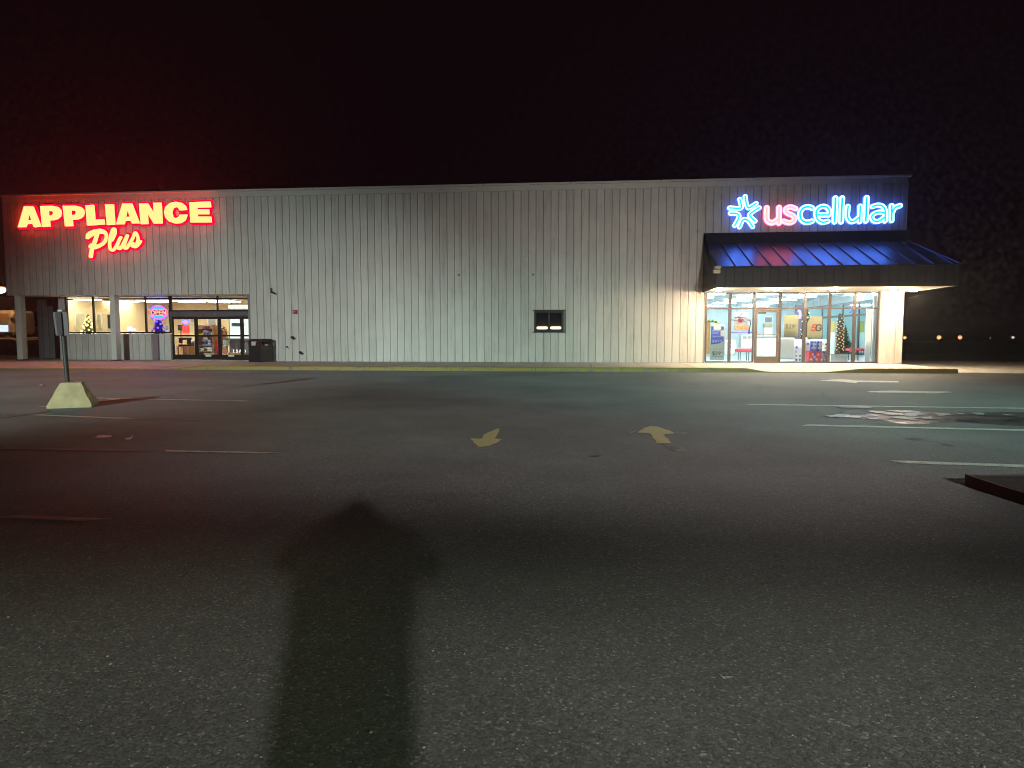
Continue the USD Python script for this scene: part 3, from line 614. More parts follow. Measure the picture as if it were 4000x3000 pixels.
# ---- neon OPEN oval in the left window
def oval(cx, cz, a, b, n=48):
    t_ = np.linspace(0, 2 * np.pi, n, endpoint=False); return Polygon(np.c_[cx + a * np.cos(t_), cz + b * np.sin(t_)])
c = W(618, 1221, YL + .13); ax_, az_ = 0.385, 0.31
t = thing('neon_open_sign', 'oval blue neon sign with pink letters OPEN in the left window', 'neon sign', (c[0], YL - 0.09, c[2]))
Yn = YL + 0.13
ov = oval(c[0], c[2], ax_, az_)
band = shapely.box(c[0] - 1, c[2] - 0.13, c[0] + 1, c[2] + 0.135)
obj('backplate', extr(ov.buffer(-0.02), Yn + 0.06, Yn + 0.05), mat('clear_dark_plate', (0.05, 0.03, 0.12), 0.3), t)
obj('blue_tube', extr(ov.buffer(0.03).difference(ov.buffer(-0.03)).difference(band), Yn + 0.03, Yn), E_violet, t)
obj('cyan_fill', extr(ov.buffer(-0.035).difference(band), Yn + 0.03, Yn), E_open_cyan, t)
obj('pink_frame', extr(shapely.box(c[0] - 0.46, c[2] - 0.13, c[0] + 0.44, c[2] + 0.135).difference(shapely.box(c[0] - 0.43, c[2] - 0.105, c[0] + 0.41, c[2] + 0.11)), Yn + 0.03, Yn), E_open_pink, t)
obj('lettering', ptxt('OPEN', c[0] - 0.37, Yn, c[2] - 0.085, 0.17, True, 0.02, width=0.74), emit('neon_peach', (1.8, 0.75, 0.55)), t)
# ---- red striped neon in the door (a popcorn box under an oval)
c = W(724, 1258, YL + 0.14); Yp = YL + 0.14
t = thing('neon_popcorn_sign', 'small neon sign of a red striped popcorn box under a pale oval OPEN', 'neon sign', (c[0], Yp, c[2] - 0.4))
obj('oval_tube', extr(oval(c[0], c[2], 0.19, 0.115).difference(oval(c[0], c[2], 0.165, 0.09)), Yp + 0.02, Yp), E_open_blue, t)
obj('oval_face', extr(oval(c[0], c[2], 0.164, 0.089), Yp + 0.02, Yp + 0.01), emit('oval_face_lit', (0.95, 0.75, 0.9)), t)
obj('lettering', ptxt('OPEN', c[0] - 0.115, Yp + 0.006, c[2] - 0.03, 0.06, True, 0.004, width=0.23), E_open_pink, t)
for i, xx in enumerate(np.linspace(-0.15, 0.15, 5)):
    m_ = cyl((c[0] + xx, Yp + 0.015, c[2] - 0.15), (c[0] + xx * 0.84, Yp + 0.015, c[2] - 0.50), 0.026, n=8); obj('stripe_tube', m_, E_redneon, t)
for i in range(3): obj('stripe_panel', bx(c[0] - 0.125 + 0.1 * i, c[0] - 0.075 + 0.1 * i, Yp + 0.03, Yp + 0.035, c[2] - 0.48, c[2] - 0.15), emit('popcorn_box_%d' % i, (1.0, 0.32, 0.36), 0.9), t)
obj('base_tube', tubepath([(c[0] - 0.15, Yp + .015, c[2] - 0.54), (c[0] + 0.15, Yp + .015, c[2] - 0.54)], 0.02), E_open_pink, t)

# ---- goods inside the left shop, seen through the door
def goods(name, px, Y, d, m_, label, cat_, r=0.02, on=None):
    x0, x1, z0, z1 = prect(*px, Y); z0 = max(z0, ZB + 0.006) if on is None else on; z1 = max(z1, z0 + 0.04)
    t = thing(name, label, cat_, ((x0 + x1) / 2, Y + d / 2, z0)); obj('body', rbx(x0, x1, Y, Y + d, z0, z1, r), m_, t); return t, (x0, x1, z0, z1)
def shelf_unit(label, px, Y, d, zs, m_, posts=True):
    x0, x1, z0, z1 = prect(*px, Y); t = thing('shelf_unit', label, 'shelf', ((x0 + x1) / 2, Y + d / 2, ZB))
    for xx in (x0, x1 - 0.05): obj('side_panel', bx(xx, xx + 0.05, Y, Y + d, ZB + 0.006, z1), m_, t)
    for zz in zs: obj('shelf', bx(x0 + 0.051, x1 - 0.051, Y + 0.01, Y + d, zz - 0.03, zz), m_, t)
    obj('back_panel', bx(x0 + 0.051, x1 - 0.051, Y + d - 0.02, Y + d, ZB + 0.01, z1), cream_wall, t)
    return t, x0, x1
Ys = YL + 2.2
z_a, z_b, z_c = W(800, 1283, Ys)[2], W(800, 1348, Ys)[2], W(800, 1372, Ys)[2]
t, ux0, ux1 = shelf_unit('pale wooden shelf unit stacked with goods behind the middle door pane', (768, 1270, 835, 1380), Ys, 0.5, [z_a, W(800, 1310, Ys)[2], z_b, z_c + 0.0], wood)
def on_shelf(zb, px0, px1, h, m_, name, label, cat_, Y=Ys + 0.08, d=0.25, r=0.015):
    x0, x1 = W(px0, 1300, Y)[0], W(px1, 1300, Y)[0]; t = thing(name, label, cat_, ((x0 + x1) / 2, Y, zb)); obj('body', rbx(x0, x1, Y, Y + d, zb + 0.001, zb + h, r), m_, t); return t, x0, x1
def carton(zb, px0, px1, h, label, m_=cardboard):
    t, x0, x1 = on_shelf(zb, px0, px1, h, m_, 'carton', label, 'box'); obj('tape', bx((x0 + x1) / 2 - 0.02, (x0 + x1) / 2 + 0.02, Ys + 0.076, Ys + 0.0795, zb + 0.01, zb + h - 0.01), tan_poster, t)
pinkish = mat('salmon_carton', (0.52, 0.26, 0.17), 0.8, var=0.1)
carton(z_a, 773, 794, 0.17, 'salmon carton, left one on the top shelf'); carton(z_a, 795, 808, 0.15, 'salmon carton in the middle of the top shelf', pinkish); carton(z_a, 810, 829, 0.14, 'salmon carton, right one on the top shelf', pinkish)
t, x0, x1 = on_shelf(W(800, 1310, Ys)[2], 770, 795, 0.13, yellow_mat, 'yellow_case', 'bright yellow case on the second shelf', 'case'); obj('handle', tubepath([(x0 + .1, Ys + .06, W(800, 1310, Ys)[2] + .09), (x0 + .1, Ys + .03, W(800, 1310, Ys)[2] + .11), (x1 - .1, Ys + .03, W(800, 1310, Ys)[2] + .11), (x1 - .1, Ys + .06, W(800, 1310, Ys)[2] + .09)], .012), black_plastic, t)
t, x0, x1 = on_shelf(W(800, 1310, Ys)[2], 797, 812, 0.15, blue_grey, 'appliance_box', 'blue grey box beside the yellow case', 'box'); obj('label_patch', bx(x0 + .05, x1 - .05, Ys + .075, Ys + .079, W(800, 1310, Ys)[2] + .04, W(800, 1310, Ys)[2] + .11), pale_poster, t)
t, x0, x1 = on_shelf(W(800, 1310, Ys)[2], 814, 828, 0.11, pale_poster, 'appliance_box', 'pale box at the right end of the second shelf', 'box'); obj('label_patch', bx(x0 + .05, x1 - .05, Ys + .075, Ys + .079, W(800, 1310, Ys)[2] + .03, W(800, 1310, Ys)[2] + .08), blue_grey, t)
# sewing machines
def sewing_machine(label, base, s, m_, flip=1):
    x, y, z = base; t = thing('sewing_machine', label, 'sewing machine', base)
    obj('bed', rbx(x - 0.22 * s, x + 0.22 * s, y, y + 0.18 * s, z + 0.001, z + 0.06 * s, 0.015), m_, t)
    a, b = sorted((x + flip * 0.12 * s, x + flip * 0.22 * s))
    obj('pillar', rbx(a, b, y + 0.02, y + 0.16 * s, z + 0.062 * s, z + 0.24 * s, 0.02), m_, t)
    obj('arm', rbx(x - 0.22 * s, x + 0.22 * s, y + 0.015, y + 0.165 * s, z + 0.241 * s, z + 0.33 * s, 0.03), m_, t)
    h0, h1 = sorted((x - flip * 0.21 * s, x - flip * 0.11 * s)); obj('needle_head', rbx(h0, h1, y + 0.03, y + 0.15 * s, z + 0.12 * s, z + 0.24 * s, 0.02), m_, t)
    obj('handwheel', cyl((x + flip * 0.221 * s, y + 0.09 * s, z + 0.28 * s), (x + flip * 0.26 * s, y + 0.09 * s, z + 0.28 * s), 0.05 * s), black_plastic, t)
sewing_machine('blue grey sewing machine on the third shelf', (W(797, 1340, Ys)[0], Ys + 0.1, z_b), 0.8, blue_grey)
t, x0, x1 = on_shelf(z_b, 812, 821, 0.27, white_paint, 'canister', 'tall pale canister beside the sewing machine on the shelf', 'canister'); obj('lid', rbx(x0 - .01, x1 + .01, Ys + .07, Ys + .34, z_b + .272, z_b + .30, .01), galv, t)
t, x0, x1 = on_shelf(z_c, 772, 792, 0.16, white_paint, 'appliance_box', 'white rounded appliance on the lowest shelf', 'appliance', r=0.05); obj('dial', cyl((x0 + .1, Ys + .078, z_c + .08), (x0 + .1, Ys + .06, z_c + .08), .03), black_plastic, t)
t, x0, x1 = on_shelf(z_c, 806, 826, 0.17, white_paint, 'appliance_box', 'two stacked pale drawers on the lowest shelf', 'box'); obj('groove', bx(x0 + .01, x1 - .01, Ys + .076, Ys + .0795, z_c + .08, z_c + .095), ink, t)
# worktable with black sewing machine at the left door pane
tY = YL + 1.2; tx0, tx1, tz0, tz1 = prect(690, 1352, 737, 1356, tY)
t = thing('work_table', 'wooden work table behind the left door pane with a black machine', 'table', ((tx0 + tx1) / 2, tY, ZB))
obj('table_top', rbx(tx0, tx1, tY, tY + 0.55, tz1 - 0.04, tz1, 0.01), wood, t); obj('drawer_box', rbx(tx0 + .28, tx1 - .02, tY + .03, tY + .5, tz1 - .40, tz1 - .041, .01), wood, t)
for x_ in (tx0 + .02, tx1 - .07):
    for y_ in (tY + .02, tY + .48): obj('leg', bx(x_, x_ + .05, y_, y_ + .05, ZB + .006, tz1 - .042), wood, t)
sewing_machine('black sewing machine on the wooden work table', (W(712, 1340, tY)[0], tY + 0.1, tz1), 1.25, black_plastic, flip=1)
t, b_ = goods('floor_fan', (693, 1268, 708, 1290), YL + 3.0, 0.3, black_plastic, 'dark boxed machine left of the striped neon', 'appliance', on=W(700, 1290, YL + 3.0)[2]); 
obj('stand', cyl(((b_[0] + b_[1]) / 2, YL + 3.15, ZB + .006), ((b_[0] + b_[1]) / 2, YL + 3.15, b_[2] - .001), .06), wood, t)
t, b_ = goods('pattern_chest', (742, 1330, 762, 1380), YL + 1.9, 0.4, white_paint, 'pale cabinet with dark picture panel at the foot of the left door', 'cabinet'); obj('picture_panel', bx(b_[0] + .06, b_[1] - .05, YL + 1.892, YL + 1.899, b_[2] + .30, b_[3] - .1), mat('dark_green_print', (.06, .08, .04), .6), t)
# lit vending cooler at the right door pane
cY = YL + 2.0; x0, x1, z0, z1 = prect(896, 1244, 985, 1322, cY)
t = thing('drinks_cooler', 'brightly lit white drinks cooler with a teal stripe behind the right door', 'cooler', ((x0 + x1) / 2, cY, ZB))
obj('cabinet', rbx(x0 - .06, x1 + .06, cY + 0.03, cY + .7, ZB + .006, z1 + .25, .02), purple_wall, t)
obj('lit_door', rbx(x0, x1, cY, cY + 0.028, z0, z1, .01), E_white, t)
tx0_, tx1_, tz0_, tz1_ = prect(905, 1262, 954, 1275, cY); obj('teal_stripe', bx(tx0_, tx1_, cY - .008, cY - .002, tz0_, tz1_), teal, t)
a = prect(925, 1265, 931, 1273, cY); obj('green_mark', bx(a[0], a[1], cY - .014, cY - .009, a[2], a[3]), mat('green_print', (.12, .45, .25), .5), t)
a = prect(946, 1277, 953, 1281, cY); obj('badge', bx(a[0], a[1], cY - .008, cY - .002, a[2], a[3]), ink, t)
obj('lower_grille', bx(x0 + .02, x1 - .02, cY, cY + .028, ZB + .02, z0 - .01), galv, t)
t, b_ = goods('lit_sign_box', (890, 1191, 990, 1206), YL + 1.6, 0.2, E_white, 'glowing white light box over the right door', 'light box', on=W(900, 1206, YL + 1.6)[2]); obj('hanger', bx(b_[0] + .1, b_[0] + .13, YL + 1.68, YL + 1.71, b_[3], ZS + .05), galv, t)
# small items on the floor by the cooler: standing figures, plush toys, papers
letters = thing('white_letter_row', 'row of small white standing letters at the foot of the right door', 'letters', (W(925, 1375, YL + .9)[0], YL + .9, ZB))
obj('stand', rbx(W(893, 1375, YL + .9)[0], W(945, 1375, YL + .9)[0], YL + .85, YL + 1.1, ZB + .006, W(910, 1377, YL + .9)[2], .01), wood, letters)
for i, ch in enumerate('ISAO'):
    obj('letter', ptxt(ch, W(908 + i * 12 + (4 if i == 3 else 0), 1376, YL + .9)[0], YL + .95, W(910, 1377, YL + .9)[2] + .002, 0.13, True, 0.03), E_white, letters)
t, b_ = goods('plush_toy', (866, 1360, 885, 1383), YL + .9, .2, mat('salmon_plush', (.55, .27, .2), .95), 'salmon plush toy at the foot of the middle door', 'toy', r=.06); obj('head', ball(((b_[0] + b_[1]) / 2 - .02, YL + 1.0, b_[3] + .06), .09, 2), mat('cream_plush', (.62, .45, .3), .95), t, smooth=True)
t, b_ = goods('paper_stand', (876, 1318, 895, 1350), YL + 1.3, .04, tan_poster, 'pale papers hanging on a stand left of the cooler', 'papers', on=W(880, 1350, YL + 1.3)[2]); obj('post', cyl((b_[0] + .1, YL + 1.33, ZB + .006), (b_[0] + .1, YL + 1.33, b_[2] - .001), .02, n=8), galv, t); obj('sheet', bx(b_[0] - .06, b_[0] + .12, YL + 1.27, YL + 1.278, b_[2] + .05, b_[3] - .1), pale_poster, t)
t, b_ = goods('flower_stand', (857, 1290, 878, 1380), YL + 2.6, .35, wood, 'brown stand topped with yellow flowers left of the cooler', 'stand')
for i in range(7): obj('flower', ball((b_[0] + .05 + .08 * (i % 4), YL + 2.7 + .06 * (i // 4), b_[3] + .05 + .05 * ((i * 7) % 3)), .06, 1), [yellow_mat, tan_poster, pinkish][i % 3], t)
t, b_ = goods('red_cabinet', (839, 1330, 848, 1382), YL + 1.8, .3, red_gloss, 'narrow red panel beside the shelf unit', 'panel'); obj('knob', ball((b_[0] + .05, YL + 1.79, b_[3] - .3), .02, 1), galv, t)

# ================================================================== SMALL WINDOW in the long wall
window(store, (wx0, wx1), wz0, wz1, YW - 0.02, frame_dark, w=0.085, d=0.10, mulls=[(wx0 + wx1) / 2], gl=glass_dark)
obj('window_trim', cat([bx(wx0 - 0.07, wx1 + 0.07, YW - 0.035, YW + 0.01, wz1 + 0.003, wz1 + 0.035), bx(wx0 - 0.07, wx1 + 0.07, YW - 0.04, YW + 0.01, wz0 - 0.035, wz0 - 0.003)]), frame_dark, store)
obj('window_blind', bx(wx0 + .05, wx1 - .05, YW + .14, YW + .15, wz0 + .24, wz1), mat('dark_blind', (.05, .05, .05), .9), store)
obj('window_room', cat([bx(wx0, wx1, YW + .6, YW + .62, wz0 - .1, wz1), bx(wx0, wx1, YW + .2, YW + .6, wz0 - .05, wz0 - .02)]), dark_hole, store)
for xa, xb in ((wx0 + .1, (wx0 + wx1) / 2 - .055), ((wx0 + wx1) / 2 + .055, wx1 - .1)):
    obj('light_strip', trimesh.creation.capsule(height=1, radius=1) if False else cat([cyl((xa + .05, YW + .11, wz0 + .165), (xb - .05, YW + .11, wz0 + .165), .055), ball((xa + .05, YW + .11, wz0 + .165), .055, 2), ball((xb - .05, YW + .11, wz0 + .165), .055, 2)]), E_kitchen, store, smooth=True)

# ================================================================== RIGHT SHOP FRONT
zts = W(3000, 1205, YW)[2]
mull_px = [2851, 2946, 3046, 3143, 3240, 3338]
mull_x = [W(p, 1300, YW)[0] for p in mull_px]
def front_bay(x0, x1, door=False):
    w = 0.055
    if door:
        window(store, (x0, x1), zts - 0.03, sz1, YW + 0.03, frame_bronze, w=w, name='transom_window'); return
    window(store, (x0, x1), ZB + 0.02, sz1, YW + 0.03, frame_bronze, w=w, rails=[zts])
xs_ = [sx0 + 0.02] + mull_x + [sx1]
for i in range(len(xs_) - 1): front_bay(xs_[i] + (0.001 if i else 0), xs_[i + 1] - 0.001, i == 2)
dx0, dx1 = xs_[2] + .02, xs_[3] - .02; w = .10; zk = ZB + .27
dr = obj('door', cat([bx(dx0, dx0 + w, YW + .03, YW + .08, ZB + .012, zts - .04), bx(dx1 - w, dx1, YW + .03, YW + .08, ZB + .012, zts - .04), bx(dx0 + w, dx1 - w, YW + .031, YW + .079, ZB + .012, zk), bx(dx0 + w, dx1 - w, YW + .031, YW + .079, zts - .15, zts - .04)]), mat('brown_door_metal', (.09, .06, .042), .45, metal=.3), store)
obj('pane', bx(dx0 + w, dx1 - w, YW + .052, YW + .058, zk, zts - .15), glass, dr)
obj('push_bar', cyl((dx0 + w * .7, YW + .012, W(3000, 1306, YW)[2]), (dx1 - w * .7, YW + .012, W(3000, 1306, YW)[2]), .018), galv, dr)
obj('handle', tubepath([(dx1 - .05, YW + .03, 1.05), (dx1 - .05, YW - .03, 1.05), (dx1 - .05, YW - .03, 1.32), (dx1 - .05, YW + .03, 1.32)], .014), galv, dr)
obj('closer', rbx(dx0 + .16, dx0 + .46, YW + .09, YW + .15, zts - .21, zts - .15, .01), black_plastic, dr)
obj('sticker', cyl(((dx0 + dx1) / 2 - .02, YW + .0505, ZB + .46), ((dx0 + dx1) / 2 - .02, YW + .0475, ZB + .46), .04), mat('salmon_sticker', (.7, .35, .3), .6), dr)
# pale wall to the right of the glass, with corner boards proud of it
obj('corner_pilaster', bx(sx1 + .04, W(3488, 1300, YW)[0], YW - .035, YW - .002, ZB + .01, ZS - .01), siding, store)
obj('corner_trim', bx(XR - .16, XR + .012, YW - .03, YW + .002, ZB + .01, ZT - .30), siding, store)
# ---- right shop room
RX0, RX1, RY = sx0 - 1.2, XR - 0.15, YW + 16.0
obj('shop_wall', cat([bx(RX0, RX1, RY, RY + .1, ZB, ZS + .4), bx(RX0 - .1, RX0, YW + .2, RY, ZB, ZS + .4)]), white_wall, store)
obj('shop_ceiling', bx(RX0, RX1, YW + .2, RY, ZS + .12, ZS + .2), white_ceiling, store)
obj('shop_floor', bx(RX0, RX1, YW + .13, RY, ZB - .1, ZB + .006), pale_floor, store)
lintel = obj('shop_side_lining', cat([bx(RX1 - .05, RX1 - .001, YW + .2, YW + 1.05, ZB, ZS + .12), bx(RX1 - .05, RX1 - .001, YW + 12.8, RY, ZB, ZS + .12), bx(RX1 - .05, RX1 - .001, YW + 1.05, YW + 12.8, 2.86, ZS + .12), bx(RX1 - .05, RX1 - .001, YW + 1.05, YW + 12.8, ZB, .40)]), white_wall, store)
film = material('teal_mirror_glass', {'t': ('transparent_bsdf', {'color': (.5, .6, .6)}), 'g': ('glossy_bsdf', {'color': (.62, .88, .90), 'roughness': .04}), 'm': ('mix_closure', {'fac': .72})}, [('t.BSDF', 'm.closure1'), ('g.BSDF', 'm.closure2')], surface='m.closure')  # plain glass with raised teal gloss, imitating the bright room reflection
# side window of the right shop: dark frame that recedes along the right wall
ys_m = [YW + 1.1, YW + 2.3, YW + 3.7, YW + 5.6, YW + 8.4, YW + 12.7]
parts = [bx(RX1 - .11, RX1 - .052, y_ - .06, y_ + .06, .42, 2.84) for y_ in ys_m] + [bx(RX1 - .108, RX1 - .054, ys_m[0], ys_m[-1], z_ - .05, z_ + .05) for z_ in (.46, 2.22, 2.80)]
sw = obj('side_window', cat(parts), mat('grey_window_frame', (.06, .065, .075), .4, metal=.3), store)
for a, b in zip(ys_m[:-1], ys_m[1:]):
    for z0, z1 in ((.51, 2.17), (2.27, 2.75)): obj('pane', bx(RX1 - .085, RX1 - .080, a + .06, b - .06, z0, z1), film, sw)
for (a, b, y, lab) in ((2762, 2832, 1146, 'front strip light at the left end, above the floor banner'), (2763, 2785, 1160, 'short cut-off strip light at the left edge, second from the window'), (2760, 2828, 1193, 'rearmost strip light above the wooden column'), (2786, 2872, 1183, 'strip light across the first mullion, second from the back'),
        (2830, 2924, 1172, 'strip light in the second bay, third from the back'), (2880, 2985, 1159, 'strip light left of the door, second from the window'), (2938, 3040, 1146, 'front strip light directly above the shop door'), (2904, 3000, 1193, 'rearmost strip light above the bow picture and the door'), (2952, 3040, 1182, 'strip light over the door, second from the back'),
        (3012, 3108, 1171, 'strip light right of the door, third from the window'), (3076, 3185, 1157, 'strip light above the two tan posters, second from the window'), (3152, 3268, 1143, 'front strip light above the 5G poster'), (3405, 3425, 1141, 'short front strip light at the right edge of the shop window'), (3300, 3345, 1150, 'short strip light near the hanging curled ornament')):
    ceiling_light(a, b, y, ZS + .06, .16, E_tube_cool, lab, 'strip lights in the right shop')
for a, b, lab in ((2790, 2880, 'added unseen fill strip just inside the window above the blue banner'), (2960, 3060, 'added unseen fill strip just inside the window above the door'), (3120, 3220, 'added unseen fill strip just inside the window above the posters'), (3280, 3390, 'added unseen fill strip just inside the window above the narrow gold tree')):
    ceiling_light(a, b, 0, ZS + .06, .25, E_front_fill, lab, 'strip lights in the right shop', Y=YW + .75)  # added strips, out of view, that brighten the right shop

# -- posters and goods in the right shop
def standee(name, px, Y, d, label, cat_, m_): return goods(name, px, Y, d, m_, label, cat_, r=.008)
Y1 = YW + .55
t, b_ = standee('price_banner', (2776, 1272, 2829, 1408), Y1, .05, 'blue and pale floor banner reading one line $29.99 at the left window', 'banner', pale_poster)
def paint(parent, px, Y, m_, name='print'):
    a = prect(*px, Y); obj(name, bx(a[0], a[1], Y - .007, Y - .002, a[2], a[3]), m_, parent)
blue_shape = Polygon([tuple(W(x, y, Y1)[[0, 2]]) for x, y in ((2778, 1275), (2828, 1275), (2827, 1330), (2812, 1340), (2800, 1343), (2777, 1346))])
obj('blue_field', extr(blue_shape, Y1 - .002, Y1 - .006), blue_ink, t)
for px in ((2782, 1289, 2812, 1294), (2782, 1299, 2806, 1303), (2783, 1312, 2815, 1315), (2783, 1328, 2790, 1338), (2793, 1328, 2800, 1338), (2803, 1328, 2810, 1336), (2813, 1327, 2820, 1334)): paint(t, px, Y1 - .006, blue_pale, 'blue_lettering')
paint(t, (2788, 1264, 2816, 1288), Y1 - .012, mat('pale_card', (.62, .66, .64), .6), 'header_card'); paint(t, (2815, 1290, 2829, 1314), Y1 - .012, pale_poster, 'small_card')
a = W(2782, 1367, Y1); obj('lettering', ptxt('ONE LINE', a[0], Y1 - .003, a[2], .055, False, .004, width=.42), grey_board, t)
a = W(2781, 1387, Y1); obj('price_lettering', ptxt('$29', a[0], Y1 - .003, a[2], .15, True, .004, width=.34), ink, t)
a = W(2814, 1379, Y1); obj('price_lettering', ptxt('99', a[0], Y1 - .003, a[2], .055, False, .004, width=.10), ink, t)
paint(t, (2782, 1391, 2823, 1392.5), Y1, ink, 'rule')
def hanging(name, px, Y, label, m_, cat_='poster'):
    x0, x1, z0, z1 = prect(*px, Y); t = thing(name, label, cat_, ((x0 + x1) / 2, Y, z0)); obj('card', bx(x0, x1, Y, Y + .012, z0, z1), m_, t)
    for xx in (x0 + .1, x1 - .1): obj('cord', cyl((xx, Y + .006, z1), (xx, Y + .006, ZS + .11), .004, n=6), galv, t)
    return t
Y2 = YW + .30
t = hanging('price_poster', (3064, 1231, 3117, 1318), Y2, 'tan hanging poster reading one line $29.99 right of the door', tan_poster)
a = W(3068, 1263, Y2); obj('lettering', ptxt('ONE LINE', a[0], Y2 - .001, a[2], .06, False, .004, width=.46), grey_board, t)
a = W(3067, 1283, Y2); obj('price_lettering', ptxt('$29', a[0], Y2 - .001, a[2], .165, True, .004, width=.36), ink, t)
a = W(3103, 1274, Y2); obj('price_lettering', ptxt('99', a[0], Y2 - .001, a[2], .06, False, .004, width=.10), ink, t)
paint(t, (3068, 1287, 3114, 1289), Y2 + .001, grey_board, 'rule'); paint(t, (3067, 1298, 3114, 1300), Y2 + .001, mat('tan_line', (.33, .29, .16), .6), 'rule')
x0, x1, z0, z1 = prect(3155, 1234, 3210, 1322, Y2)
t = thing('network_poster', 'tan hanging poster with a large red and black 5G', 'poster', ((x0 + x1) / 2, Y2, z0))
obj('card', extr(Polygon([(x0, z0), (x1, z0), (x1, z1), (x0 + .2, z1), (x0 + .08, z1 - .1), (x0, z1 - .3)]), Y2 + .012, Y2), tan_poster, t)
for xx in (x0 + .2, x1 - .1): obj('cord', cyl((xx, Y2 + .006, z1), (xx, Y2 + .006, ZS + .11), .004, n=6), galv, t)
for k, (tx, py) in enumerate((('ALL PEOPLE', 1257), ('DESERVE', 1263.5))):
    a = W(3167, py, Y2); obj('lettering', ptxt(tx, a[0], Y2 - .001, a[2], .045, False, .004, width=.37 if k == 0 else .30), grey_board, t)
a = W(3162, 1293, Y2); g5 = ptxt('5', a[0], Y2 - .001, a[2], .27, True, .006, width=.21); g5.vertices[:, 0] += .22 * (g5.vertices[:, 2] - a[2]); obj('digit', g5, red_ink, t)
a = W(3181, 1293, Y2); gg = ptxt('G', a[0], Y2 - .001, a[2], .27, True, .006, width=.25); gg.vertices[:, 0] += .12 * (gg.vertices[:, 2] - a[2]); obj('digit', gg, ink, t)
paint(t, (3158, 1296.5, 3205, 1299), Y2 + .001, grey_board, 'rule')
# OPEN neon, wreath, red branches in the second bay
t = hanging('wreath_picture', (2868, 1220, 2921, 1290), YW + 1.1, 'grey and pink framed panel hung with a red bow in the second bay', mat('grey_pink_print', (.46, .40, .40), .6), 'picture')
Yw_ = YW + 1.04
pts = [((2900, 1222), (2887, 1240)), ((2856, 1249), (2885, 1254)), ((2871, 1241), (2915, 1241)), ((2885, 1249), (2884, 1268)), ((2895, 1248), (2913, 1260)), ((2887, 1238), (2872, 1243))]
for k, (p, q_) in enumerate(pts): obj('twig', cyl(W(*p, Yw_), W(*q_, Yw_), .018, .008, 6), needle_dark if k != 3 else red_ink, t)
for p in ((2889, 1248), (2898, 1250), (2894, 1253)): obj('bow_loop', ball(W(*p, Yw_), .07, 1), mat('dark_red_ribbon_%d' % p[0], (.22, .02, .04), .5), t)
c = W(2873, 1287, YW + .35); t = thing('neon_open_sign', 'glowing cream neon letters OPEN in the right shop window', 'neon sign', (c[0], c[1], c[2])); obj('lettering', ptxt('OPEN', c[0], YW + .35, c[2], .16, True, .03, width=.50), E_orange, t)
obj('backing', bx(c[0] - .03, c[0] + .54, YW + .36, YW + .37, c[2] - .03, c[2] + .2), mat('peach_backing', (.6, .42, .36), .6), t)
for xx in (c[0] + .05, c[0] + .45): obj('chain', cyl((xx, YW + .365, c[2] + .2), (xx, YW + .365, ZS + .11), .004, n=6), galv, t)
pth = [W(2921, 1251, YW + .6), W(2930, 1250, YW + .6), W(2932, 1265, YW + .6), W(2927, 1285, YW + .6), W(2925, 1300, YW + .6)]
t = thing('ribbon_garland', 'dark green garland curling beside the neon OPEN letters', 'garland', pth[-1]); obj('strand', tubepath(pth, .02), needle_dark, t); obj('ribbon_tail', tubepath([pth[3], pth[4] + [0, 0, -.05]], .03), blue_ink, t)
# brown display column with garland at far left
t, b_ = goods('oak_column', (2756, 1258, 2772, 1384), YW + 1.1, .5, wood, 'orange brown wooden column at the left end of the right shop', 'column'); 
gar = thing('garland', 'yellow green garland draped over the top of the wooden column', 'garland', (b_[0], YW + 1.1, b_[3]))
for i in range(10): obj('leaf_tuft', ball((b_[0] - .1 + .075 * i, YW + 1.07 - .02 * (i % 3), b_[3] + .05 - .012 * (i - 4) ** 2 * .4), .055, 1), [mat('garland_green', (.25, .33, .08), .7), needle][i % 2] if i < 2 else ['/World/Looks/garland_green', needle][i % 2], gar)
# red benches
def bench(px, py0, py1, Y, label):
    x0, x1, z0, z1 = prect(px[0], py0, px[1], py1, Y); t = thing('bench', label, 'bench', ((x0 + x1) / 2, Y + .25, ZB))
    obj('seat', rbx(x0, x1, Y, Y + .5, z0, z1, .03), red_gloss, t)
    for xx in np.linspace(x0 + .15, x1 - .15, 2):
        for yy in (Y + .06, Y + .44): obj('leg', cyl((xx, yy, ZB + .007), (xx, yy, z0 - .001), .018, n=8), steel, t)
bench((2880, 2940), 1363, 1375, YW + 2.4, 'red bench in the second bay left of the door')
bench((3318, 3368), 1361, 1371, YW + 3.4, 'dark red bench seen through the right end of the shop window')
# white fixtures
t, b_ = goods('white_counter', (2897, 1308, 2938, 1360), YW + 3.6, .5, white_paint, 'white display counter with two round devices behind the red bench', 'counter')
for xx in (b_[0] + .14, b_[0] + .36): obj('device', cyl((xx, YW + 3.6, b_[3] - .12), (xx, YW + 3.57, b_[3] - .12), .09), grey_board, t)
a = (b_[0] - .5, b_[1] + .2); obj('purple_rail', bx(a[0], a[1], YW + 3.55, YW + 3.58, b_[3] + .07, b_[3] + .15), mat('purple_rail', (.22, .14, .4), .5), t)
t, b_ = goods('wall_cabinet', (2832, 1330, 2875, 1384), YW + 3.0, .3, white_paint, 'white low cabinet with framed outlets in the first bays', 'cabinet'); obj('panel', bx(b_[0] + .08, b_[1] - .08, YW + 2.985, YW + 2.999, b_[2] + .25, b_[3] - .06), white_wall, t)
for dz in (.3, .5): obj('outlet', bx(b_[0] + .2, b_[0] + .27, YW + 2.97, YW + 2.984, b_[2] + dz, b_[2] + dz + .07), ink, t)
t, b_ = goods('white_counter', (2956, 1318, 3034, 1390), YW + 4.5, .6, white_paint, 'large white counter front seen through the door glass', 'counter'); obj('counter_top', rbx(b_[0] - .1, b_[1] + .1, YW + 4.4, YW + 5.2, b_[3] + .002, b_[3] + .06, .01), grey_board, t)
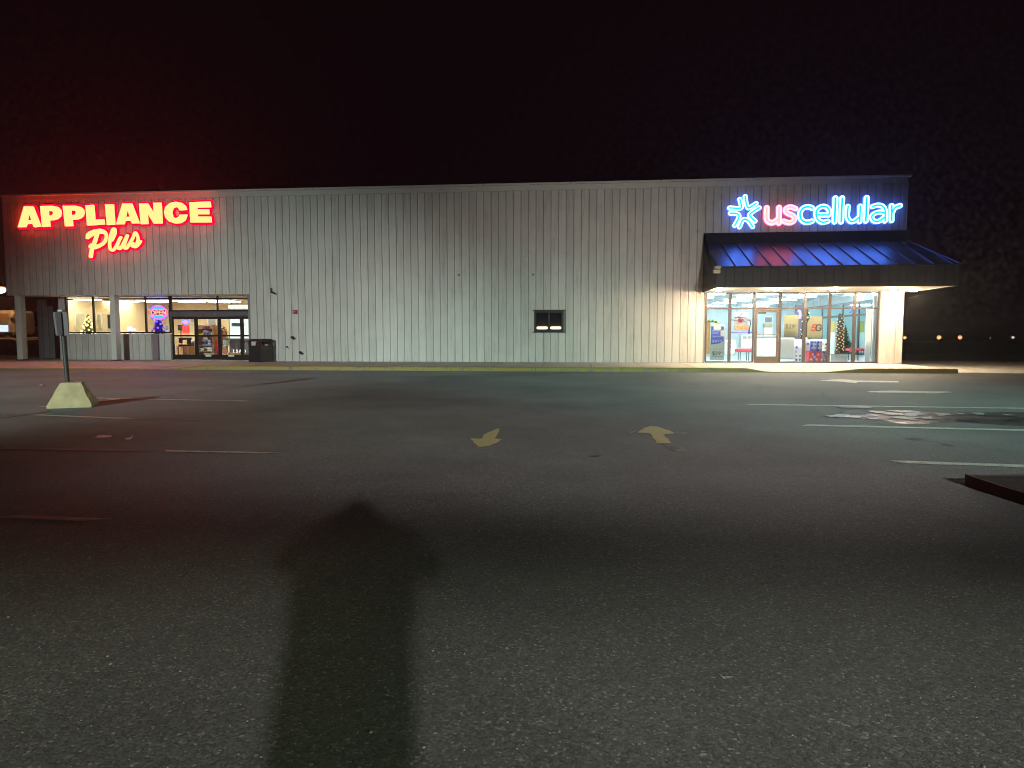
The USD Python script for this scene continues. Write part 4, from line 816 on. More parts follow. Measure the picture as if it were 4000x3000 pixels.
board_thing('display_screen', (2986, 1237, 3017, 1262), YW + 7.0, .05, mat('slate_screen', (.16, .17, .20), .4), 'dark framed menu screen beyond the door glass', 'screen')
t, b_ = goods('display_shelf', (2986, 1264, 3018, 1279), YW + 6.6, .3, tan_poster, 'tan shelf of boxes below the dark screen beyond the door', 'shelf', on=W(3000, 1279, YW + 6.6)[2]); obj('bracket', bx(b_[0], b_[1], YW + 6.65, YW + 6.9, ZB + .007, b_[2] - .001), white_paint, t)
t, b_ = goods('white_cabinet', (3046, 1320, 3102, 1404), YW + .75, .45, white_paint, 'plain white cabinet at the window right of the door', 'cabinet'); obj('toe_kick', bx(b_[0] + .02, b_[1] - .02, YW + .742, YW + .749, b_[2] + .02, b_[2] + .07), pale_poster, t)
# accessories rack
x0, x1, z0, z1 = prect(3104, 1326, 3235, 1408, YW + 1.3)
t = thing('accessory_rack', 'white rack hung with rows of small dark phone accessories', 'rack', ((x0 + x1) / 2, YW + 1.3, ZB)); obj('panel', rbx(x0, x1, YW + 1.3, YW + 1.36, ZB + .007, z1, .01), white_paint, t)
R = np.random.default_rng(5)
for i in range(9):
    for j in range(5):
        xx = x0 + .05 + i * (x1 - x0 - .06) / 9; zz = ZB + .06 + j * .17
        if R.random() < .86: obj('packet', rbx(xx, xx + .05 + .05 * R.random(), YW + 1.262, YW + 1.298, zz, zz + .06 + .06 * R.random(), .006), [ink, grey_board, white_paint, blue_ink, galv, purple_wall][R.integers(6)], t)
t, b_ = goods('feature_wall', (3108, 1190, 3142, 1270), YW + 6.0, .12, purple_wall, 'dark purple feature wall with a lilac emblem behind the tan posters', 'wall panel', on=ZB + .007)
pts = [W(x, y, YW + 5.98) for x, y in ((3116, 1213), (3124, 1216), (3127, 1228), (3124, 1245))]; obj('lilac_emblem', tubepath(pts, .07), lilac, t)
# gift boxes in the window
x0, x1, z0, z1 = prect(3158, 1371, 3229, 1410, YW + .45)
def gift(px, label, m_, rib, Y=YW + .45, base=None, d=.4):
    x0, x1, z0, z1 = prect(*px, Y); z0 = ZB + .007 if base is None else base
    t = thing('gift_box', label, 'gift box', ((x0 + x1) / 2, Y, z0)); obj('box', rbx(x0, x1, Y, Y + d, z0, z1, .008), m_, t)
    c_ = (x0 + x1) / 2; obj('ribbon', bx(c_ - .03, c_ + .03, Y - .008, Y - .001, z0 + .002, z1 - .002), rib, t)
    for k in range(5):
        cc = (x0 + (x1 - x0) * (.18 + .16 * k), Y - .004, z0 + (z1 - z0) * (.3 + .4 * ((k * 2) % 3) / 2)); a_ = .5 * k
        star = unary_union([LineString([(cc[0] - .05 * math.cos(a_ + s), cc[2] - .05 * math.sin(a_ + s)), (cc[0] + .05 * math.cos(a_ + s), cc[2] + .05 * math.sin(a_ + s))]).buffer(.008) for s in (0, 1.05, 2.1)])
        obj('snowflake', extr(star, Y - .009, Y - .012), white_paint, t)
    return z1
zg = gift((3160, 1371, 3204, 1410), 'red gift box with a blue ribbon and pale snowflakes', gift_red, blue_ink)
gift((3206, 1371, 3229, 1410), 'dull pink gift box beside the red one', mat('gift_paper_pink', (.50, .20, .24), .4), blue_ink)
gift((3171, 1333, 3187, 1370), 'tall blue gift box standing on the red one, left of the pair', blue_ink, blue_pale, base=zg + .001, d=.2)
gift((3195, 1333, 3210, 1370), 'tall blue gift box right of its twin, beside the red one', blue_ink, blue_pale, base=zg + .001, d=.2)
# white and gold tree, dark tall tree
b0 = W(3147, 1320, YW + 1.9); lit_tree('slim christmas tree with white lights half hidden by the 5G poster', (b0[0], b0[1], ZB + .007), 2.3, .26, (30, [E_fairy_warm]), 4, needle_dark, power=.35)
b0 = W(3279, 1372, YW + 1.4); lit_tree('tall narrow black tree hung with gold lights right of the 5G poster', (b0[0], b0[1], ZB + .35), 1.72, .15, (70, [E_fairy_gold, E_fairy_gold, E_orange]), 5, needle_dark, power=.12, n=700, bulb_r=.026)
t = thing('tree_plinth', 'dark grey plinth under the tall narrow tree', 'plinth', (b0[0], b0[1], ZB)); obj('body', rbx(b0[0] - .26, b0[0] + .26, b0[1] - .25, b0[1] + .25, ZB + .007, ZB + .32, .01), grey_board, t); obj('cap', rbx(b0[0] - .28, b0[0] + .28, b0[1] - .27, b0[1] + .27, ZB + .321, ZB + .349, .008), galv, t)
b0 = W(3306, 1378, YW + 5.2); lit_tree('bare dark christmas tree beside the dark red bench', (b0[0], b0[1], ZB + .007), 1.9, .5, (6, [E_fairy_warm]), 6, needle)
t, b_ = goods('gold_sign_box', (3243, 1255, 3260, 1298), YW + 5.0, .1, gold, 'gold panel standing on a counter left of the narrow tree', 'panel', on=W(3250, 1298, YW + 5.0)[2]); obj('base', bx(b_[0], b_[1], YW + 4.95, YW + 5.3, ZB + .007, b_[2] - .001), white_paint, t)
c = W(3332, 1200, YW + 2.2); t = thing('hanging_ornament', 'red and blue curled ornament hanging at the right end of the window', 'ornament', c)
obj('red_bead', ball(c, .06, 2), red_gloss, t, smooth=True); obj('blue_curl', tubepath([c + [0, 0, -.06], c + [-.04, 0, -.16], c + [-.14, 0, -.23]], .035), blue_ink, t); obj('cord', cyl(c + [0, 0, .05], (c[0], c[1], ZS + .11), .005, n=6), galv, t)
t = thing('roller_panel', 'tall white roller panel standing at the right edge of the window', 'panel', (W(3390, 1400, YW + .6)[0], YW + .6, ZB)); a = prect(3384, 1225, 3400, 1405, YW + .6); obj('panel', rbx(a[0], a[1], YW + .6, YW + .64, ZB + .03, a[3] + .2, .01), white_paint, t); obj('foot', rbx(a[0] - .05, a[1] + .05, YW + .52, YW + .72, ZB + .007, ZB + .029, .008), galv, t)
t = thing('roller_panel', 'narrow white upright panel against the right wall of the shop', 'panel', (W(3420, 1400, YW + .5)[0], YW + .5, ZB)); a = prect(3412, 1150, 3426, 1405, YW + .5); obj('panel', rbx(a[0], a[1], YW + .5, YW + .54, ZB + .03, a[3] - .05, .01), white_paint, t); obj('foot', rbx(a[0] - .05, a[1] + .05, YW + .43, YW + .61, ZB + .007, ZB + .029, .008), galv, t)

# ================================================================== CANOPY over the right shop front
CX0, CX1, CY = W(2744, 1138, YW)[0], 13.42, 25.8
CZ0 = W(2800, 1123, CY)[2]; CZ1 = W(2800, 1043, CY)[2]; RZ = W(3000, 951, YW - .05)[2]; FZ = W(3000, 908, YW - .05)[2]
can = thing('entrance_canopy', 'dark entrance canopy with ribbed metal roof over the right shop front', 'canopy', ((CX0 + CX1) / 2, CY, CZ0))
xk = CX0
while xk < CX1 - .02:
    x2 = min(xk + .318, CX1)
    obj('fascia_board', board_mesh(xk + .004, x2 - .004, CY, CZ0 + .002, CZ1 - .03, .03), canopy_dark, can); xk = x2
obj('fascia_frame', bx(CX0 + .03, CX1 - .03, CY + .031, CY + .09, CZ0 + .004, CZ1 - .05), canopy_dark, can)
obj('eave_trim', rbx(CX0 - .01, CX1 + .04, CY - .05, CY + .1, CZ1 - .028, CZ1 + .02, .01), canopy_dark, can)
obj('soffit', cat([bx(CX0 + .04, CX1 - .02, CY + .1, YW - .04, CZ0 + .015, CZ0 + .05), bx(XR + .02, CX1 - .02, YW - .04, YW + 6, CZ0 + .015, CZ0 + .05)]), soffit_mat, can)
endp = np.array([(CX0, CY + .001, CZ0), (CX0, YW - .03, CZ0), (CX0, YW - .03, FZ), (CX0, YW - .12, FZ), (CX0, YW - .12, RZ + .01), (CX0, CY + .001, CZ1 - .0)])
v = np.vstack([endp, endp + [.028, 0, 0]]); f = [(0, 1, 2), (0, 2, 3), (0, 3, 4), (0, 4, 5)]; f = f + [(a + 6, c_ + 6, b + 6) for a, b, c_ in f]
for i in range(6): j = (i + 1) % 6; f += [(i, i + 6, j + 6), (i, j + 6, j)]
em = trimesh.Trimesh(v, np.array(f), process=False); trimesh.repair.fix_normals(em); obj('end_panel', em, canopy_dark, can)
obj('side_fascia', bx(CX1 - .03, CX1, CY + .09, YW + 6, CZ0 + .002, CZ1 - .03), canopy_dark, can)
obj('wall_flashing', bx(CX0 + .03, XR + .03, YW - .12, YW - .035, RZ, FZ), mat('navy_flashing', (.010, .009, .016), .6, spec=.08), can)
# sloped roof: panels between standing seams, hipped at the right
yt, zt_ = YW - .12, RZ; ye, ze = CY - .04, CZ1 + .022
xhip = XR + .02
def roof_x_limit(tt): return xhip + (CX1 + .02 - xhip) * tt          # right end at fraction tt down the slope
nrm = np.array([0, -(zt_ - ze), (yt - ye)]); nrm /= np.linalg.norm(nrm); nrm = np.array([0, nrm[1], abs(nrm[2])])
def slope_pt(x, tt, h=0.0): return np.array([x, yt + (ye - yt) * tt, zt_ + (ze - zt_) * tt]) + nrm * h
xk = CX0 + .03; seam = .625
while xk < CX1 - .05:
    x2 = min(xk + seam, CX1 + .02)
    t0a = 0 if xk <= xhip else (xk - xhip) / (CX1 + .02 - xhip); t0b = 0 if x2 <= xhip else min(1, (x2 - xhip) / (CX1 + .02 - xhip))
    P = [slope_pt(xk, t0a), slope_pt(x2, t0b), slope_pt(x2, 1), slope_pt(xk, 1)]
    v = np.array(P + [p_ - nrm * .02 for p_ in P]); f = [(0, 1, 2), (0, 2, 3), (4, 6, 5), (4, 7, 6)]
    for i in range(4): j = (i + 1) % 4; f += [(i, i + 4, j + 4), (i, j + 4, j)]
    rm = trimesh.Trimesh(v, np.array(f), process=False); trimesh.repair.fix_normals(rm); obj('roof_panel', rm, canopy_roof, can)
    if xk > CX0 + .1:
        a, b = slope_pt(xk, t0a + .001), slope_pt(xk, .999)
        s = np.array([.018, 0, 0]); v = np.array([a - s, a + s, b + s, b - s, a - s + nrm * .05, a + s + nrm * .05, b + s + nrm * .05, b - s + nrm * .05])
        obj('roof_seam', trimesh.convex.convex_hull(v), canopy_roof, can)
    xk = x2
v = np.array([slope_pt(xhip, 0), slope_pt(CX1 + .02, 1), (CX1 + .02, YW + 6, ze), (xhip, YW + 6, zt_)])
obj('hip_roof', trimesh.Trimesh(v, np.array([(0, 1, 2), (0, 2, 3), (0, 2, 1), (0, 3, 2)]), process=False), canopy_roof, can)
obj('hip_cap', tubepath([slope_pt(xhip, 0, .02), slope_pt(CX1 + .02, 1, .02)], .03), canopy_roof, can)
obj('gutter_tip', rbx(CX1 - .02, CX1 + .22, CY - .05, CY + .06, CZ1 + .022, CZ1 + .07, .01), canopy_dark, can)
# floodlight fixed on the canopy's left end
c = np.array([CX0 - .06, CY + .12, CZ1 - .02])
t = thing('flood_lamp', 'small beige flood lamp at the lower left corner of the canopy roof', 'flood lamp', c)
obj('housing', rbx(c[0] - .10, c[0] + .16, c[1] - .28, c[1] - .13, c[2] - .22, c[2] - .08, .02), mat('beige_lamp', (.50, .38, .28), .5), t); obj('hood', rbx(c[0] - .06, c[0] + .18, c[1] - .30, c[1] - .14, c[2] - .06, c[2] + .05, .03), '/World/Looks/beige_lamp', t); obj('bracket', bx(c[0] + .02, c[0] + .06, c[1] - .2, c[1] - .12, c[2] - .079, c[2] - .061), steel, t)
# downlights in the soffit
for k, (px, py, lab) in enumerate(((2806, 1131, 'leftmost round downlight under the canopy edge'), (3031, 1129, 'round downlight under the canopy above the door'), (3256, 1128, 'round downlight under the canopy above the 5G poster'), (3489, 1126, 'round downlight under the canopy above the pale corner wall'), (3568, 1134, 'rightmost round downlight beyond the building corner'))):
    c = G(px, py, CZ0 + .0); 
    if c[1] < CY + .25: c[1] = CY + .9 if k < 4 else c[1]
    d_ = ray(px, py); 
    t = thing('downlight', lab, 'downlight', (c[0], c[1], CZ0))
    obj('lens', trimesh.util.concatenate([cyl((c[0], c[1], CZ0 - .05), (c[0], c[1], CZ0 + .008), .11, .13, 24)]), E_soffit, t); obj('trim_ring', cat([cyl((c[0], c[1], CZ0 + .009), (c[0], c[1], CZ0 + .0145), .17, n=24)]), white_paint, t)

# ================================================================== SIGN: yellow and red letters
def zz(x, y, ox, oy, s): return tuple(W(ox + s * x, oy + s * y, YW)[[0, 2]])
SA, SB, SC = (60, 770, .18083), (450, 760, .18083), (330, 860, .1085)
def P(pts, s): return Polygon([zz(x, y, *s) for x, y in pts])
glyph = [
 ('letter', P([(240, 205), (430, 205), (605, 650), (455, 665), (420, 592), (300, 595), (275, 660), (105, 665)], SA).difference(P([(340, 350), (395, 500), (315, 500)], SA))),
 ('letter', P([(585, 200), (860, 193), (960, 215), (1025, 280), (1042, 355), (1020, 430), (950, 490), (870, 513), (785, 515), (800, 650), (630, 660)], SA).difference(P([(760, 315), (840, 315), (870, 355), (840, 400), (765, 400)], SA))),
 ('letter', P([(1070, 195), (1350, 190), (1455, 215), (1515, 270), (1535, 345), (1512, 420), (1450, 475), (1370, 500), (1275, 505), (1290, 640), (1120, 645)], SA).difference(P([(1250, 305), (1330, 305), (1360, 345), (1330, 390), (1253, 390)], SA))),
 ('letter', P([(1560, 185), (1740, 172), (1765, 490), (1960, 482), (1972, 605), (1595, 630)], SA)),
 ('letter', P([(1980, 165), (2165, 160), (2195, 610), (2020, 618)], SA)),
 ('letter', P([(200, 200), (400, 195), (570, 635), (400, 640), (375, 580), (255, 585), (235, 655), (60, 660)], SB).difference(P([(300, 335), (355, 485), (270, 488)], SB))),
 ('letter', P([(555, 205), (740, 195), (870, 400), (860, 185), (1035, 180), (1060, 640), (875, 645), (735, 420), (755, 650), (590, 655)], SB)),
 ('letter', P([(1590, 345), (1560, 255), (1480, 185), (1350, 160), (1220, 190), (1120, 280), (1092, 390), (1120, 510), (1200, 600), (1330, 645), (1450, 630), (1550, 570), (1595, 450), (1590, 435), (1430, 440), (1400, 495), (1350, 515), (1290, 490), (1265, 390), (1290, 310), (1350, 285), (1395, 305), (1430, 360)], SB)),
 ('letter', P([(1635, 175), (2090, 155), (2105, 290), (1805, 300), (1808, 325), (2060, 322), (2065, 440), (1815, 440), (1818, 480), (2110, 480), (2118, 615), (1660, 620)], SB))]
M1 = W(1000, 1000, YW)[0] - W(999, 1000, YW)[0]               # metres per photo pixel on the wall (near the middle)
M0 = W(331, 900, YW)[0] - W(330, 900, YW)[0]
def stroke(pts, hw, s, m, smooth=True):
    p = np.array([zz(x, y, *s) for x, y in pts])
    if smooth:                                                 # Catmull-Rom
        q_ = np.vstack([2 * p[0] - p[1], p, 2 * p[-1] - p[-2]]); out = []
        for i in range(1, len(q_) - 2):
            for t_ in np.linspace(0, 1, 7, endpoint=False):
                a, b, c_, d = q_[i - 1:i + 3]; out.append(.5 * (2 * b + (c_ - a) * t_ + (2 * a - 5 * b + 4 * c_ - d) * t_ ** 2 + (3 * b - a - 3 * c_ + d) * t_ ** 3))
        p = np.array(out + [p[-1]])
    return LineString(p).buffer(hw * s[2] * m, quad_segs=5)
plus = [
 unary_union([P([(120, 690), (135, 520), (230, 425), (420, 345), (640, 310), (740, 330), (850, 410), (900, 520), (900, 640), (860, 790), (760, 910), (600, 1010), (450, 1065), (330, 1060), (230, 1010), (215, 950), (280, 860), (360, 830), (450, 560), (390, 575), (280, 640), (185, 710)], SC).buffer(0).difference(P([(575, 520), (720, 515), (790, 545), (810, 620), (770, 720), (690, 810), (580, 870), (450, 885), (520, 760)], SC)),
               stroke([(520, 520), (470, 690), (400, 880), (340, 1040), (310, 1200), (295, 1320)], 62, SC, M0)]),
 stroke([(1045, 740), (1110, 620), (1165, 470), (1160, 350), (1110, 325), (1040, 470), (985, 680), (970, 880), (990, 1040), (1050, 1105), (1130, 1060), (1220, 930), (1290, 800)], 48, SC, M0),
 stroke([(1370, 630), (1290, 780), (1250, 920), (1285, 1030), (1350, 1030), (1430, 920), (1530, 720), (1605, 565), (1530, 780), (1490, 930), (1520, 1030), (1590, 1000), (1680, 870)], 50, SC, M0),
 stroke([(1700, 830), (1800, 660), (1890, 460), (1960, 560), (1990, 700), (1950, 840), (1880, 900), (1790, 830), (1730, 860), (1790, 955), (1890, 975), (1990, 900), (2080, 770)], 48, SC, M0)]
tx = thing('yellow_red_sign', 'huge glowing yellow letter sign outlined in red on the left wall', 'sign', (W(450, 900, YW)[0], YW, W(450, 900, YW)[2]))
for k, g_ in enumerate([g[1] for g in glyph] + plus):
    g_ = g_.buffer(0).buffer(-.014, join_style=1).buffer(0)
    back = g_.buffer(.095, quad_segs=4)
    p = obj('letter', extr(back, YW - .012, YW - .06 - .002 * (k % 3)), E_sign_halo, tx)  # glowing red plate imitates the halo around each letter
    obj('letter_face', extr(g_, YW - .068, YW - .16), E_sign_face, p)

# ================================================================== SIGN: star and blue and pink letters
SD, SE = (2820, 740, .18083), (3180, 740, .16275)
M2 = W(3101, 850, YW)[0] - W(3100, 850, YW)[0]
star = [[(150, 412), (370, 418), (405, 370), (372, 225)], [(487, 165), (505, 300), (548, 405), (610, 388), (722, 315)], [(790, 408), (650, 492), (585, 560), (612, 612), (700, 695)], [(365, 820), (420, 695), (480, 655), (560, 695), (650, 815)], [(168, 525), (300, 535), (352, 575), (338, 650), (262, 790)]]
parts = [('star_arm', [p_], SD, 44, 0) for p_ in star] + [
 ('letter', [[(952, 410), (950, 640), (1000, 712), (1075, 728), (1150, 690), (1205, 640)], [(1218, 405), (1212, 735)]], SD, 54, 1),
 ('letter', [[(1570, 425), (1470, 392), (1380, 415), (1352, 468), (1400, 525), (1490, 562), (1545, 615), (1535, 685), (1470, 725), (1390, 722), (1315, 695)]], SD, 50, 1),
 ('letter', [[(1930, 415), (1850, 388), (1750, 408), (1685, 475), (1665, 560), (1690, 650), (1755, 708), (1850, 718), (1925, 695)]], SD, 50, 0),
 ('letter', [[(60, 625), (328, 625)], [(328, 625), (345, 540), (290, 450), (200, 418), (100, 450), (35, 530), (25, 640), (80, 750), (180, 800), (305, 775)]], SE, 52, 0),
 ('letter', [[(487, 225), (465, 785)]], SE, 58, 0), ('letter', [[(648, 225), (622, 785)]], SE, 58, 0),
 ('letter', [[(788, 420), (772, 640), (805, 740), (875, 785), (955, 760), (1040, 690)], [(1080, 415), (1062, 785)]], SE, 52, 0),
 ('letter', [[(1235, 215), (1210, 765)]], SE, 58, 0),
 ('letter', [[(1370, 425), (1480, 392), (1585, 402), (1650, 460), (1675, 560), (1670, 770)], [(1660, 585), (1560, 555), (1440, 580), (1358, 650), (1370, 730), (1440, 778), (1540, 765), (1640, 690)]], SE, 50, 0),
 ('letter', [[(1830, 405), (1828, 755)], [(1845, 560), (1905, 455), (2030, 402)]], SE, 54, 0)]
ts = thing('blue_pink_sign', 'glowing blue and pink lettering with a split star above the canopy', 'sign', (W(3180, 850, YW)[0], YW, W(3180, 850, YW)[2]))
for name, lines, s, hw, pink in parts:
    hw *= 1.12
    sm = name != 'star_arm'
    out = unary_union([stroke(l_, hw, s, M2, smooth=sm or True) for l_ in lines]); core_ = unary_union([stroke(l_, hw * .36, s, M2) for l_ in lines]).intersection(out.buffer(-hw * .5 * s[2] * M2))
    sid, ed, co = (E_pink_halo, E_pink_edge, E_pink_core) if pink else (E_blue_halo, E_blue_edge, E_blue_core)
    p = obj(name, extr(out.buffer(.02), YW - .012, YW - .09), sid, ts)  # glowing wider backing imitates the halo around the stroke
    obj('letter_face', extr(out.difference(core_), YW - .095, YW - .13), ed, p)
    obj('letter_core', extr(core_, YW - .10, YW - .125), co, p)  # core against pale edge imitates overexposed lettering, no separate part

# ================================================================== THINGS ON THE LONG WALL
c = W(1065, 1135, YW); t = thing('security_camera', 'small dark security camera high on the siding right of the left entrance', 'camera', (c[0], YW, c[2]))
obj('bracket', cat([cyl((c[0] - .03, YW - .002, c[2] + .07), (c[0] - .03, YW - .10, c[2] + .07), .03, n=10), cyl((c[0] - .03, YW - .09, c[2] + .09), (c[0] - .02, YW - .09, c[2] - .05), .025, n=8)]), steel, t); obj('camera_body', tubepath([np.array((c[0] - .02, YW - .10, c[2] - .07)), np.array((c[0] + .17, YW - .22, c[2] - .13))], .04, 12), steel, t); obj('camera_lens', cyl((c[0] + .16, YW - .215, c[2] - .128), (c[0] + .19, YW - .232, c[2] - .137), .03, n=10), black_plastic, t)
c = W(1154, 1218, YW); t = thing('alarm_bell', 'small dark red alarm box on the siding above the pipe stubs', 'alarm', (c[0], YW, c[2]))
obj('box', rbx(c[0] - .09, c[0] + .10, YW - .11, YW - .001, c[2] - .08, c[2] + .08, .015), red_paint, t); obj('horn', rbx(c[0] - .05, c[0] + .03, YW - .125, YW - .111, c[2] - .03, c[2] + .03, .008), galv, t)
def stub(px, py, L, r, lab, name='pipe_stub'):
    c = W(px, py, YW); t = thing(name, lab, 'pipe', (c[0], YW, c[2]))
    obj('flange', cyl((c[0], YW - .001, c[2]), (c[0], YW - .02, c[2]), r * 1.3, n=12), black_plastic, t); obj('pipe', tubepath([np.array((c[0], YW - .02, c[2])), np.array((c[0] + .02, YW - .14, c[2])), np.array((c[0] + L, YW - .17, c[2] - .05))], r, 10), black_plastic, t)
stub(1143, 1318, .13, .055, 'black bent pipe outlet on the siding, upper larger one of the stubs'); stub(1174, 1376, .13, .045, 'black bent pipe outlet lowest on the siding right of the bin'); stub(1123, 1354, .05, .022, 'tiny grey pipe stub between the two black outlets')
for px, py, lab in ((1793, 1074, 'tiny dark wall bracket high in the middle of the siding'), (2083, 1073, 'tiny dark wall bracket high above the small window')):
    c = W(px, py, YW); t = thing('wall_bracket', lab, 'bracket', (c[0], YW, c[2])); obj('plate', rbx(c[0] - .04, c[0] + .04, YW - .02, YW - .001, c[2] - .04, c[2] + .04, .008), galv, t); obj('hook', cyl((c[0], YW - .02, c[2]), (c[0], YW - .08, c[2] + .01), .015, n=8), steel, t)
# litter bin by the left door
bX0, bX1, bY = W(972, 1400, YW - .75)[0], W(1028, 1400, YW - .75)[0], YW - .80
t = thing('litter_bin', 'black square litter bin with open top slots beside the left entrance', 'bin', ((bX0 + bX1) / 2, bY + .3, ZB), )
zc = ZB + .91; zm = ZB + 1.00
xm = bX0 + (bX1 - bX0) * .66; bw = bX1 - bX0
def wallpanel(poly2, p0, u, d):
    """A plate: polygon in (u, z) at p0 along direction u, thickness d inwards."""
    m = trimesh.creation.extrude_polygon(poly2, .03, engine='earcut'); v = np.array(m.vertices); nrm_ = np.array([-u[1], u[0], 0.0])
    v = np.array(p0) + v[:, :1] * np.array([u[0], u[1], 0]) + v[:, 1:2] * np.array([0, 0, 1.0]) + v[:, 2:3] * nrm_
    m2 = trimesh.Trimesh(v, m.faces, process=False); trimesh.repair.fix_normals(m2); return m2
front = Polygon([(0, 0), (.64, 0), (.64, .92), (.32, .96), (0, .92)]).difference(shapely.box(.10, .70, .54, .87))
u1 = np.array([math.cos(-.30), math.sin(-.30)]); c0 = np.array([bX0 - .02, bY + .12, ZB + .004]); c1 = c0 + np.array([u1[0], u1[1], 0]) * .62
u2 = np.array([math.cos(1.10), math.sin(1.10)])
obj('front_panel', wallpanel(front, c0, u1, .03), black_plastic, t)
obj('side_panel', wallpanel(front, c1, u2, .03), black_plastic, t)
c3 = c1 + np.array([u2[0], u2[1], 0]) * .62; 
obj('side_panel', wallpanel(front, c0 + np.array([u2[0], u2[1], 0]) * .62, u1, .03), black_plastic, t); obj('back_panel', wallpanel(front, c0 + np.array([0.005, 0.0, 0]), u2, .03), black_plastic, t)
lid = Polygon([tuple((c0 + np.array([u1[0], u1[1], 0]) * a + np.array([u2[0], u2[1], 0]) * b)[:2]) for a, b in ((-.02, -.02), (.66, -.02), (.66, .66), (-.02, .66))])
lm = trimesh.creation.extrude_polygon(lid, .06, engine='earcut'); lm.apply_translation([0, 0, ZB + .93]); lm = trimesh.Trimesh(np.array(lm.vertices) - 0, lm.faces); 
vv = np.array(lm.vertices); cen = vv[:, :2].mean(0); hi = vv[:, 2] > ZB + .97; vv[hi, :2] = cen + (vv[hi, :2] - cen) * .82; obj('lid', trimesh.Trimesh(vv, lm.faces, process=False), black_plastic, t)
inner = Polygon([tuple((c0 + np.array([u1[0], u1[1], 0]) * a + np.array([u2[0], u2[1], 0]) * b)[:2]) for a, b in ((.06, .06), (.56, .06), (.56, .56), (.06, .56))])
lm = trimesh.creation.extrude_polygon(inner, .62, engine='earcut'); lm.apply_translation([0, 0, ZB + .02]); obj('liner', lm, dark_hole, t)

# ================================================================== SIGN POST in its concrete foot
b = G(262, 1590); bx_, by_ = b[0], b[1] + .15
t = thing('sign_post', 'grey sign on a steel post set in a yellow concrete pyramid foot', 'sign post', (bx_, by_, 0))
ang = math.radians(28); ca, sa = math.cos(ang), math.sin(ang)
def rotp(x, y): return (bx_ + ca * x - sa * y, by_ + sa * x + ca * y)
hb, ht, hh = .335, .155, .43
v = [(*rotp(sx * hb, sy * hb), .0) for sx, sy in ((-1, -1), (1, -1), (1, 1), (-1, 1))] + [(*rotp(sx * hb, sy * hb), .05) for sx, sy in ((-1, -1), (1, -1), (1, 1), (-1, 1))] + [(*rotp(sx * ht, sy * ht), hh) for sx, sy in ((-1, -1), (1, -1), (1, 1), (-1, 1))]
hull = trimesh.convex.convex_hull(np.array(v)).subdivide().subdivide().subdivide(); vv = np.array(hull.vertices); vv += (meshkit.noise(vv * 9, 3)[:, None] - .5) * .022 * (vv[:, 2:3] > .004); obj('concrete_foot', trimesh.Trimesh(vv, hull.faces, process=False), concrete_yellow, t)
pb, pt = W(264, 1495, by_), W(240, 1220, by_)
lean = np.array([pt[0] - pb[0], 0, pt[2] - pb[2]])
obj('post', cyl((pb[0], by_, hh - .02), (pt[0], by_, pt[2]), .038, n=14), steel, t)
zs0, zs1 = W(245, 1311, by_)[2], W(245, 1219, by_)[2]
sl = (pt[0] - pb[0]) / (pt[2] - pb[2])
def sign_quad(xl, xr, y, d, m_, name):
    xa = pt[0] + sl * (zs0 - pt[2]); poly = Polygon([(xa + xl + .02, zs0), (xa + xr, zs0), (pt[0] + xr, zs1), (pt[0] + xl, zs1)]).buffer(-.03).buffer(.03); obj(name, extr(poly, y + d, y), m_, t)
sign_quad(-.125, .145, by_ - .05, .006, mat('sign_back_paint', (.10, .08, .088), .5, var=.1), 'sign_plate'); sign_quad(-.06, .055, by_ - .085, .03, mat('black_channel', (.018, .014, .016), .5), 'channel')
obj('post_cap', rbx(pt[0] - .045, pt[0] + .05, by_ - .05, by_ + .05, zs1 + .005, zs1 + .04, .01), trim, t)

# ================================================================== PLANTER ISLAND at the right edge
zi = .09
outer = [(3768, 1893), (3800, 1906), (3850, 1923), (3930, 1951), (4010, 1976), (4120, 2012), (4330, 2060), (4500, 2090)]
pts = [tuple(G(x, y)[:2]) for x, y in outer] + [tuple(G(x, y, zi)[:2]) for x, y in ((4500, 1852), (4200, 1853), (3900, 1854), (3790, 1855))]
isl = Polygon(pts).buffer(.03).buffer(-.03)
t = thing('planter_island', 'kerbed planter island of dark soil at the right edge of the lot', 'planter', (isl.centroid.x, isl.centroid.y, 0))
inner = isl.buffer(-.03); km = trimesh.creation.extrude_polygon(isl.difference(inner), zi + .02, engine='earcut'); km.apply_translation([0, 0, -.02]); obj('rim', km, rust_kerb, t)
sm_ = trimesh.creation.extrude_polygon(inner, zi + .012, engine='earcut'); sm_.apply_translation([0, 0, -.02]); obj('soil', sm_, soil, t)

# ================================================================== LITTER on the lot
def litter(pts, label, name, m_, seed, z=.02):
    poly = gpoly(pts); t = flat(ragged(poly, .015, .05, seed), 0); v = np.array(t.vertices); v[:, 2] = .006 + .010 * meshkit.noise(np.c_[v[:, :2] * 9, np.zeros(len(v))], seed); obj(name, trimesh.Trimesh(v, t.faces, process=False), m_, label=label, cat='litter')
litter([(375, 1706), (398, 1702), (440, 1705), (437, 1711), (402, 1713), (380, 1711)], 'crumpled pale paper scrap on the asphalt at left', 'paper_scrap', pale_poster, 1)
litter([(490, 1716), (505, 1711), (520, 1704), (520, 1708), (506, 1719), (492, 1720)], 'smaller pale scrap just right of the crumpled paper', 'paper_scrap', pale_poster, 2)
litter([(154, 1505), (166, 1502), (170, 1508), (158, 1510)], 'tiny pale scrap beyond the concrete sign foot', 'paper_scrap', pale_poster, 3)
litter([(2838, 2659), (2848, 2652), (2860, 2660), (2850, 2670)], 'single pale stone chip on the near asphalt', 'stone_chip', pale_poster, 4)
litter([(2575, 2094), (2600, 2090), (2605, 2096), (2585, 2098)], 'small black leaf scrap lying in the shaded band', 'leaf_scrap', ink, 5)
